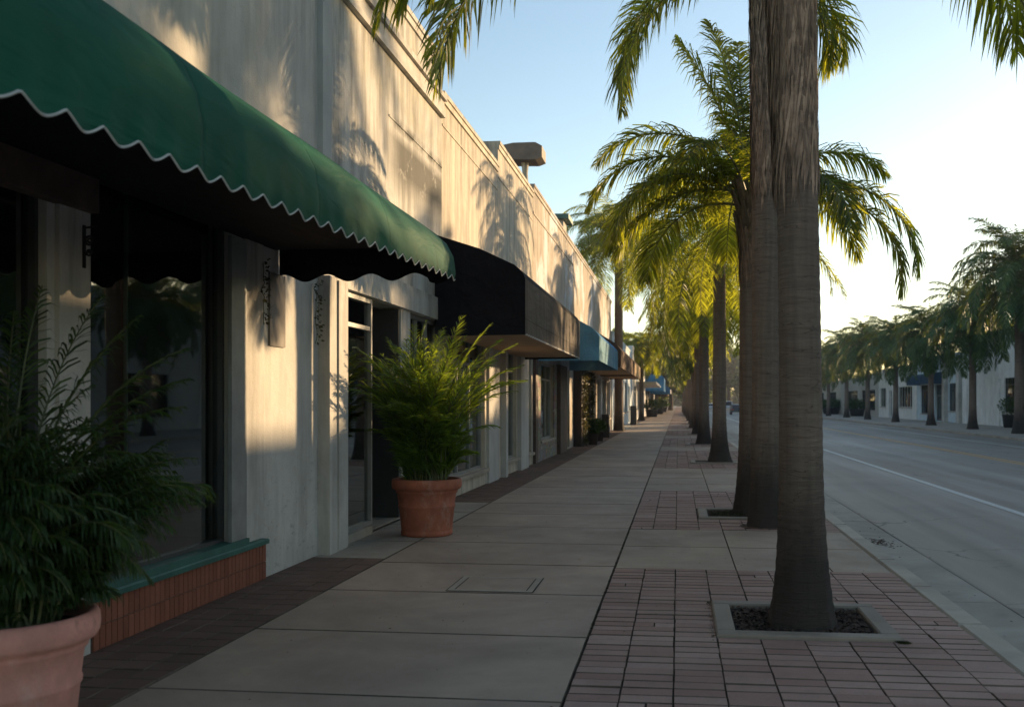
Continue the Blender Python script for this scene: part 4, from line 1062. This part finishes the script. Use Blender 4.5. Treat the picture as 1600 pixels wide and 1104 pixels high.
# broadleaf trees closing the street
def tree(label, x, y, h, r, seed, nleaf=13000, leaf=.55, group='leafy trees far down the street'):
    rnd = random.Random(seed); o = empty('leafy_tree', (x, y, 0), label, 'tree', group); b = MB()
    th = h*.38; b.tube([(x, y, -.05), (x+.1, y, th*.5), (x, y+.1, th)], [r*.085, r*.06, r*.05], 8)
    cl = []
    for i in range(14):
        a = i*2.4; rr_ = r*rnd.uniform(.3, .72); cz = h*rnd.uniform(.28, .86)
        c = Vector((x+rr_*math.cos(a), y+rr_*math.sin(a), cz)); cl.append((c, r*rnd.uniform(.3, .5)))
        b.tube([(x, y, th*.9), tuple(c.lerp(Vector((x, y, th)), .5)+Vector((0,0,.4))), tuple(c)], [r*.035, r*.022, r*.008], 6)
    cl.append((Vector((x, y, h*.85)), r*.45))
    b.build('trunk', M['bark'], o)
    b = MB()
    for _ in range(nleaf):
        c, cr = rnd.choice(cl); d = Vector((rnd.gauss(0,1), rnd.gauss(0,1), rnd.gauss(0,.8))).normalized()
        q = c+d*cr*(rnd.random()**.45)*rnd.uniform(.8, 1.15)
        u = Vector((rnd.gauss(0,1), rnd.gauss(0,1), rnd.gauss(0,1))).normalized(); v_ = u.cross(Vector((rnd.gauss(0,1), rnd.gauss(0,1), rnd.gauss(0,1)))).normalized()
        s_ = leaf*rnd.uniform(.5, 1.1)
        b.quad(tuple(q-u*s_), tuple(q-v_*s_*.5), tuple(q+u*s_), tuple(q+v_*s_*.5))
    b.build('crown', M['broadleaf'], o)
    return o
tree('leafy tree overhanging the left walk far down the street', -1.5, 205, 13, 6.5, 1)
tree('rounded leafy tree at the end of the left shops', -6.5, 228, 14, 7, 2)
tree('leafy tree closing the end of the walk', 1.5, 262, 15, 8, 3)
tree('leafy tree by the road at the far end', 5.0, 300, 13, 8, 4)
tree('tall leafy tree rising far beyond the road', 14, 290, 17, 9, 5)
tree('leafy tree far beyond the last shop across the road', 22, 275, 15, 8, 6)
tree('bushy tree farthest along the road', 10, 350, 15, 10, 7)
tree('broad dark tree behind the left shops', -14, 190, 15, 7, 8)
tree('wide leafy tree behind the last left shop', -12, 262, 16, 9, 9)
b = MB(); rh = random.Random(8)
for _ in range(16000):
    q = Vector((rh.uniform(-30, 60), 416+rh.gauss(0, 1.2), 6.5*rh.random()**.8*(.8+.25*math.sin(_%97)))); u = Vector((rh.gauss(0,1), rh.gauss(0,1), rh.gauss(0,1))).normalized(); v_ = u.cross(Vector((rh.gauss(0,1), rh.gauss(0,1), rh.gauss(0,1)))).normalized(); s_ = rh.uniform(.3, .7)
    b.quad(tuple(q-u*s_), tuple(q-v_*s_*.5), tuple(q+u*s_), tuple(q+v_*s_*.5))
tag(b.build('distant_woods', M['broadleaf']), 'mass of distant greenery closing the far end of the street', 'woods', kind='stuff')
b = MB(); b.quad((-80, 232, -.05),(-4, 232, -.05),(-4, 420, -.05),(-80, 420, -.05)); tag(b.build('far_lawn', M['grass']), kind='structure')

# ------------------------------------------------------------ potted palms
def pot(parent, mt, H=.68, rt_=.42, rb_=.30, name='pot'):
    b = MB()
    k = (rt_-rb_)/H
    def rr_(z): return rb_+(rt_*.88-rb_)*z/H
    pr = [(0, .0), (rb_*.96, 0), (rb_+.008, .012), (rb_+.012, .05), (rb_+.004, .066), (rr_(.08), .075), (rr_(.33), .33), (rr_(.34)+.008, .345), (rr_(.36)+.008, .36), (rr_(.37), .375), (rr_(.52), .50),
          (rr_(.53)+.014, .515), (rr_(.55)+.018, .535), (rr_(.56)+.018, .548), (rt_-.012, .562), (rt_, .585), (rt_+.003, .62), (rt_, .66), (rt_-.012, .678), (rt_-.03, .682), (rt_-.048, .67), (rt_-.055, .60), (rt_-.06, .58)]
    b.lathe(pr, n=56); o = b.build(name, mt, parent, (0,0,0), smooth=True)
    b = MB(); rs_ = random.Random(4)
    b.lathe([(0, .615), (rt_*.4, .61), (rt_-.052, .60)], n=40); b.build('soil', M['soil'], parent, (0,0,0), smooth=True)
    return o
def areca(label, pot_m, leaf_m, seed, nf, Lr, er, spread, ll, lw, nl, drp=(60, 110), gv=1.0, extra=(), st=(.12, .42)):
    rnd = random.Random(seed); o = empty('potted_palm', (0,0,0), label, 'potted plant', 'potted palms by the shopfronts')
    pot(o, pot_m)
    b = MB(); bs_ = MB()
    for i in range(nf):
        a = rnd.uniform(0, 2*PI); rr_ = .24*math.sqrt(rnd.random()); k = rnd.random()
        base = (rr_*math.cos(a*1.7), rr_*math.sin(a*1.7), .6)
        e0 = er[1]-(er[1]-er[0])*k**.8; L_ = rnd.uniform(*Lr)*(1-.15*k)
        frond(b, base, a, R(e0), L_, R(rnd.uniform(*drp)), nl, ll, lw, rnd, plume=.3, rr=.007, stem_t=rnd.uniform(*st), pw=1.7, gv=gv, curl=rnd.uniform(-.4, .4), fwd=1.1)
    for (az, e0, L_, dd_) in extra:
        frond(b, (0.05*math.cos(R(az)), .05*math.sin(R(az)), .6), R(az), R(e0), L_, R(dd_), nl, ll, lw, rnd, plume=.2, rr=.009, stem_t=.4, pw=1.7, gv=gv*.6, fwd=.75)
    for i in range(26):
        a = rnd.uniform(0, 2*PI); rr_ = .2*math.sqrt(rnd.random()); x, y = rr_*math.cos(a), rr_*math.sin(a); h_ = rnd.uniform(.4, 1.0)
        bs_.tube([(x, y, .58), (x*1.25, y*1.25, .6+h_*.5), (x*1.6, y*1.6, .6+h_)], [.012, .009, .006], 6)
    b.build('foliage', [leaf_m, M['areca_stem']], o, (0,0,0)); bs_.build('stems', M['areca_stem'], o, (0,0,0), smooth=True)
    return o
pa = areca('bushy green palm in a terracotta pot standing beside the recessed doorway', M['terracotta'], M['areca_leaf'], 21, 320, (.35, 2.05), (67, 99), 1, .26, .0125, 36, (25, 85), .55, st=(.05, .4),
           extra=[(60,86,2.2,32),(20,84,2.15,40),(-15,80,2.05,50),(0,76,1.95,66),(180,78,1.75,75),(200,82,1.95,50),(-30,78,1.9,62),(90,84,2.1,40),(10,80,2.1,58)])
place(pa, -3.02, 12.12)
pb = areca('dark overhanging palm in a large pink terracotta pot at the left edge', M['terracotta_pink'], M['areca_dark'], 33, 680, (.3, 1.3), (66, 102), 1, .20, .0125, 32, (45, 130), 1.7, st=(.04, .3),
           extra=[(10,70,1.2,100),(30,72,1.25,105),(-20,68,1.1,110),(60,66,1.3,100),(35,82,1.5,70),(80,84,1.75,40),(120,84,1.7,45),(20,86,1.6,45),(150,80,1.6,50),(50,80,1.65,60),(100,88,1.7,30),(0,80,1.45,80)])
place(pb, -3.0, 4.24, 0, .97)
# low shrubs in dark pots farther on, both sides
def shrub(label, x, y, h, r, seed, potm='pot_grey'):
    rnd = random.Random(seed); o = empty('potted_shrub', (x, y, 0), label, 'potted plant', 'small potted shrubs by the shops')
    b = MB(); b.lathe([(0,0), (r*.5, 0), (r*.62, h*.4), (r*.66, h*.4), (r*.66, h*.43), (r*.58, h*.43), (0, h*.4)], (x, y), 18); b.build('pot', M[potm], o, smooth=True)
    b = MB()
    for _ in range(700):
        d = Vector((rnd.gauss(0,1), rnd.gauss(0,1), rnd.gauss(0,1))).normalized()*(rnd.random()**.4)
        q = Vector((x+d.x*r, y+d.y*r, h*.7+d.z*h*.33)); u = (d+Vector((0,0,.4))+Vector((rnd.gauss(0,.5), rnd.gauss(0,.5), rnd.gauss(0,.5)))).normalized(); v_ = u.cross(Vector((rnd.gauss(0,1), rnd.gauss(0,1), rnd.gauss(0,1)))).normalized(); s_ = rnd.uniform(.05, .12)*max(1, r*1.4)
        b.quad(tuple(q-u*s_), tuple(q-v_*s_*.28), tuple(q+u*s_), tuple(q+v_*s_*.28))
    b.build('foliage', M['areca_dark'], o); return o
shrub('low dark shrub in brown pot by the dark wooden pier', -3.2, 38.6, .95, .33, 1, 'brown_paint')
shrub('small shrub in brown pot beyond the dark wooden pier', -3.25, 42.2, .9, .33, 2, 'brown_paint')
shrub('dark bushy shrub in grey pot before the white canopy shop', -2.85, 112, 1.9, 1.1, 3)
shrub('dark shrub under the bright blue awning', -2.7, 138, 1.9, 1.3, 4)
shrub('farthest dark shrub along the left walk', -2.6, 165, 1.9, 1.4, 5)
shrub('green potted shrub under the white shop window across the road', 20.8, 67.6, 1.9, .75, 6)
shrub('low dark shrub across the road by the beige shop', 20.4, 121, 1.9, 1.4, 7)
shrub('low shrub across the road farther left', 20.4, 141, 2.0, 1.9, 8)
# dark post bin by the shopfronts
b = MB(); b.bbox(-3.45, -3.1, 46.3, 46.6, 0, 1.05, .03); b.box(-3.48, -3.07, 46.27, 46.63, .86, .9)
single(b, 'waste_bin', M['iron'], (-3.3, 46.4, 0), 'slim dark bin standing by the tan shopfront', 'bin')
b = MB(); b.bbox(-3.35, -2.9, 72.0, 72.5, 0, 1.35, .04); b.box(-3.38, -2.87, 71.97, 72.53, 1.1, 1.16)
single(b, 'waste_bin', M['pot_grey'], (-3.1, 72.2, 0), 'slim dark bin standing by the pale blue shop', 'bin')

# ------------------------------------------------------------ cars far down the road
def car(label, x, y, mt, rz=0, van=False):
    o = empty('car', (x, y, -.13), label, 'car', 'cars far down the road')
    L, W = 4.5, 1.8; H = 1.95 if van else 1.45
    side = [(-2.25,.35),(-2.2,.75),(-2.05,.92),(-1.75,.98),(-1.2,H-.06),(-.9,H),(.6,H),(.9,H-.05),(1.45,1.0),(2.1,.85),(2.25,.6),(2.2,.3)]
    b = MB(); xs_ = (-W/2, -W/2+.06, W/2-.06, W/2)
    def P(i, j):
        yy_, z = side[i]; xx = xs_[j]
        if z > 1.0: xx *= .86
        if j in (0, 3): z = z-.03 if z > .5 else z
        return (xx, yy_, z)
    for i in range(len(side)-1):
        for j in range(3): b.quad(P(i,j), P(i+1,j), P(i+1,j+1), P(i,j+1))
    for j in (0, 3): b.poly([P(i, j) for i in range(len(side))])
    b.quad(P(0,0), P(0,3), P(len(side)-1,3), P(len(side)-1,0))
    b.build('body', mt, o, (0,0,0))
    b = MB()
    for sx in (-1, 1):
        xw = sx*(W/2*.86+.006)
        b.poly([(xw+sx*.03, -1.55, 1.03), (xw, -1.12, H-.14), (xw, .82, H-.14), (xw+sx*.03, 1.25, 1.03)])
    b.quad((-.68, -1.79, 1.02), (.68, -1.79, 1.02), (.62, -1.26, H-.1), (-.62, -1.26, H-.1)); b.quad((-.68, 1.46, 1.04), (.68, 1.46, 1.04), (.62, 1.0, H-.08), (-.62, 1.0, H-.08))
    b.build('windows', M['black_glass'], o, (0,0,0))
    for sx in (-1, 1):
        for wy in (-1.4, 1.4):
            b = MB(); n_ = 18; x0 = sx*.72; x1 = sx*.92
            ring = lambda xx, r: [(xx, wy+r*math.cos(2*PI*k/n_), .33+r*math.sin(2*PI*k/n_)) for k in range(n_)]
            a0, a1 = ring(x0, .33), ring(x1, .33)
            for k in range(n_): b.quad(a0[k], a0[(k+1)%n_], a1[(k+1)%n_], a1[k])
            b.poly(a1); b.poly(a0); tw = b.build('wheel', M['tyre'], o, (0,0,0))
            b = MB(); b.poly(ring(x1+sx*.006, .2)); b.build('rim', M['rim'], tw, (0,0,0))
        b = MB(); b.box(sx*.55, sx*.86, -2.262, -2.22, .62, .78); b.build('tail_light', M['red_lens'], o, (0,0,0))
        b = MB(); b.box(sx*.55, sx*.84, 2.2, 2.262, .58, .72); b.build('headlight', M['clear_lens'], o, (0,0,0))
    o.rotation_euler = (0, 0, R(rz)); return o
car('dark car with red tail lights far down the road, half hidden by trunks', 8.2, 146, M['car_dark'])
car('pale car farthest down the road beyond the dark one', 6.6, 205, M['car_white'], 180)
car('white van like car facing the camera beside the far crossing', 10.8, 225, M['car_white'], 180, True)
car('blue grey car parked at the near kerb far down the road', 4.0, 172, M['car_blue'])

# ------------------------------------------------------------ the air: thin evening haze
b = MB(); b.box(-60, 60, -14, 640, -1.4, 22)
hz = b.build('haze', bpy.data.materials.new('haze')); hm = hz.data.materials[0]; hm.use_nodes = True
n = hm.node_tree.nodes; n.clear(); o_ = n.new('ShaderNodeOutputMaterial'); pv = n.new('ShaderNodeVolumePrincipled')
pv.inputs['Density'].default_value = .0005; pv.inputs['Color'].default_value = (.92, .94, 1, 1); pv.inputs['Anisotropy'].default_value = .1
hm.node_tree.links.new(pv.outputs[0], o_.inputs['Volume']); tag(hz, kind='stuff')
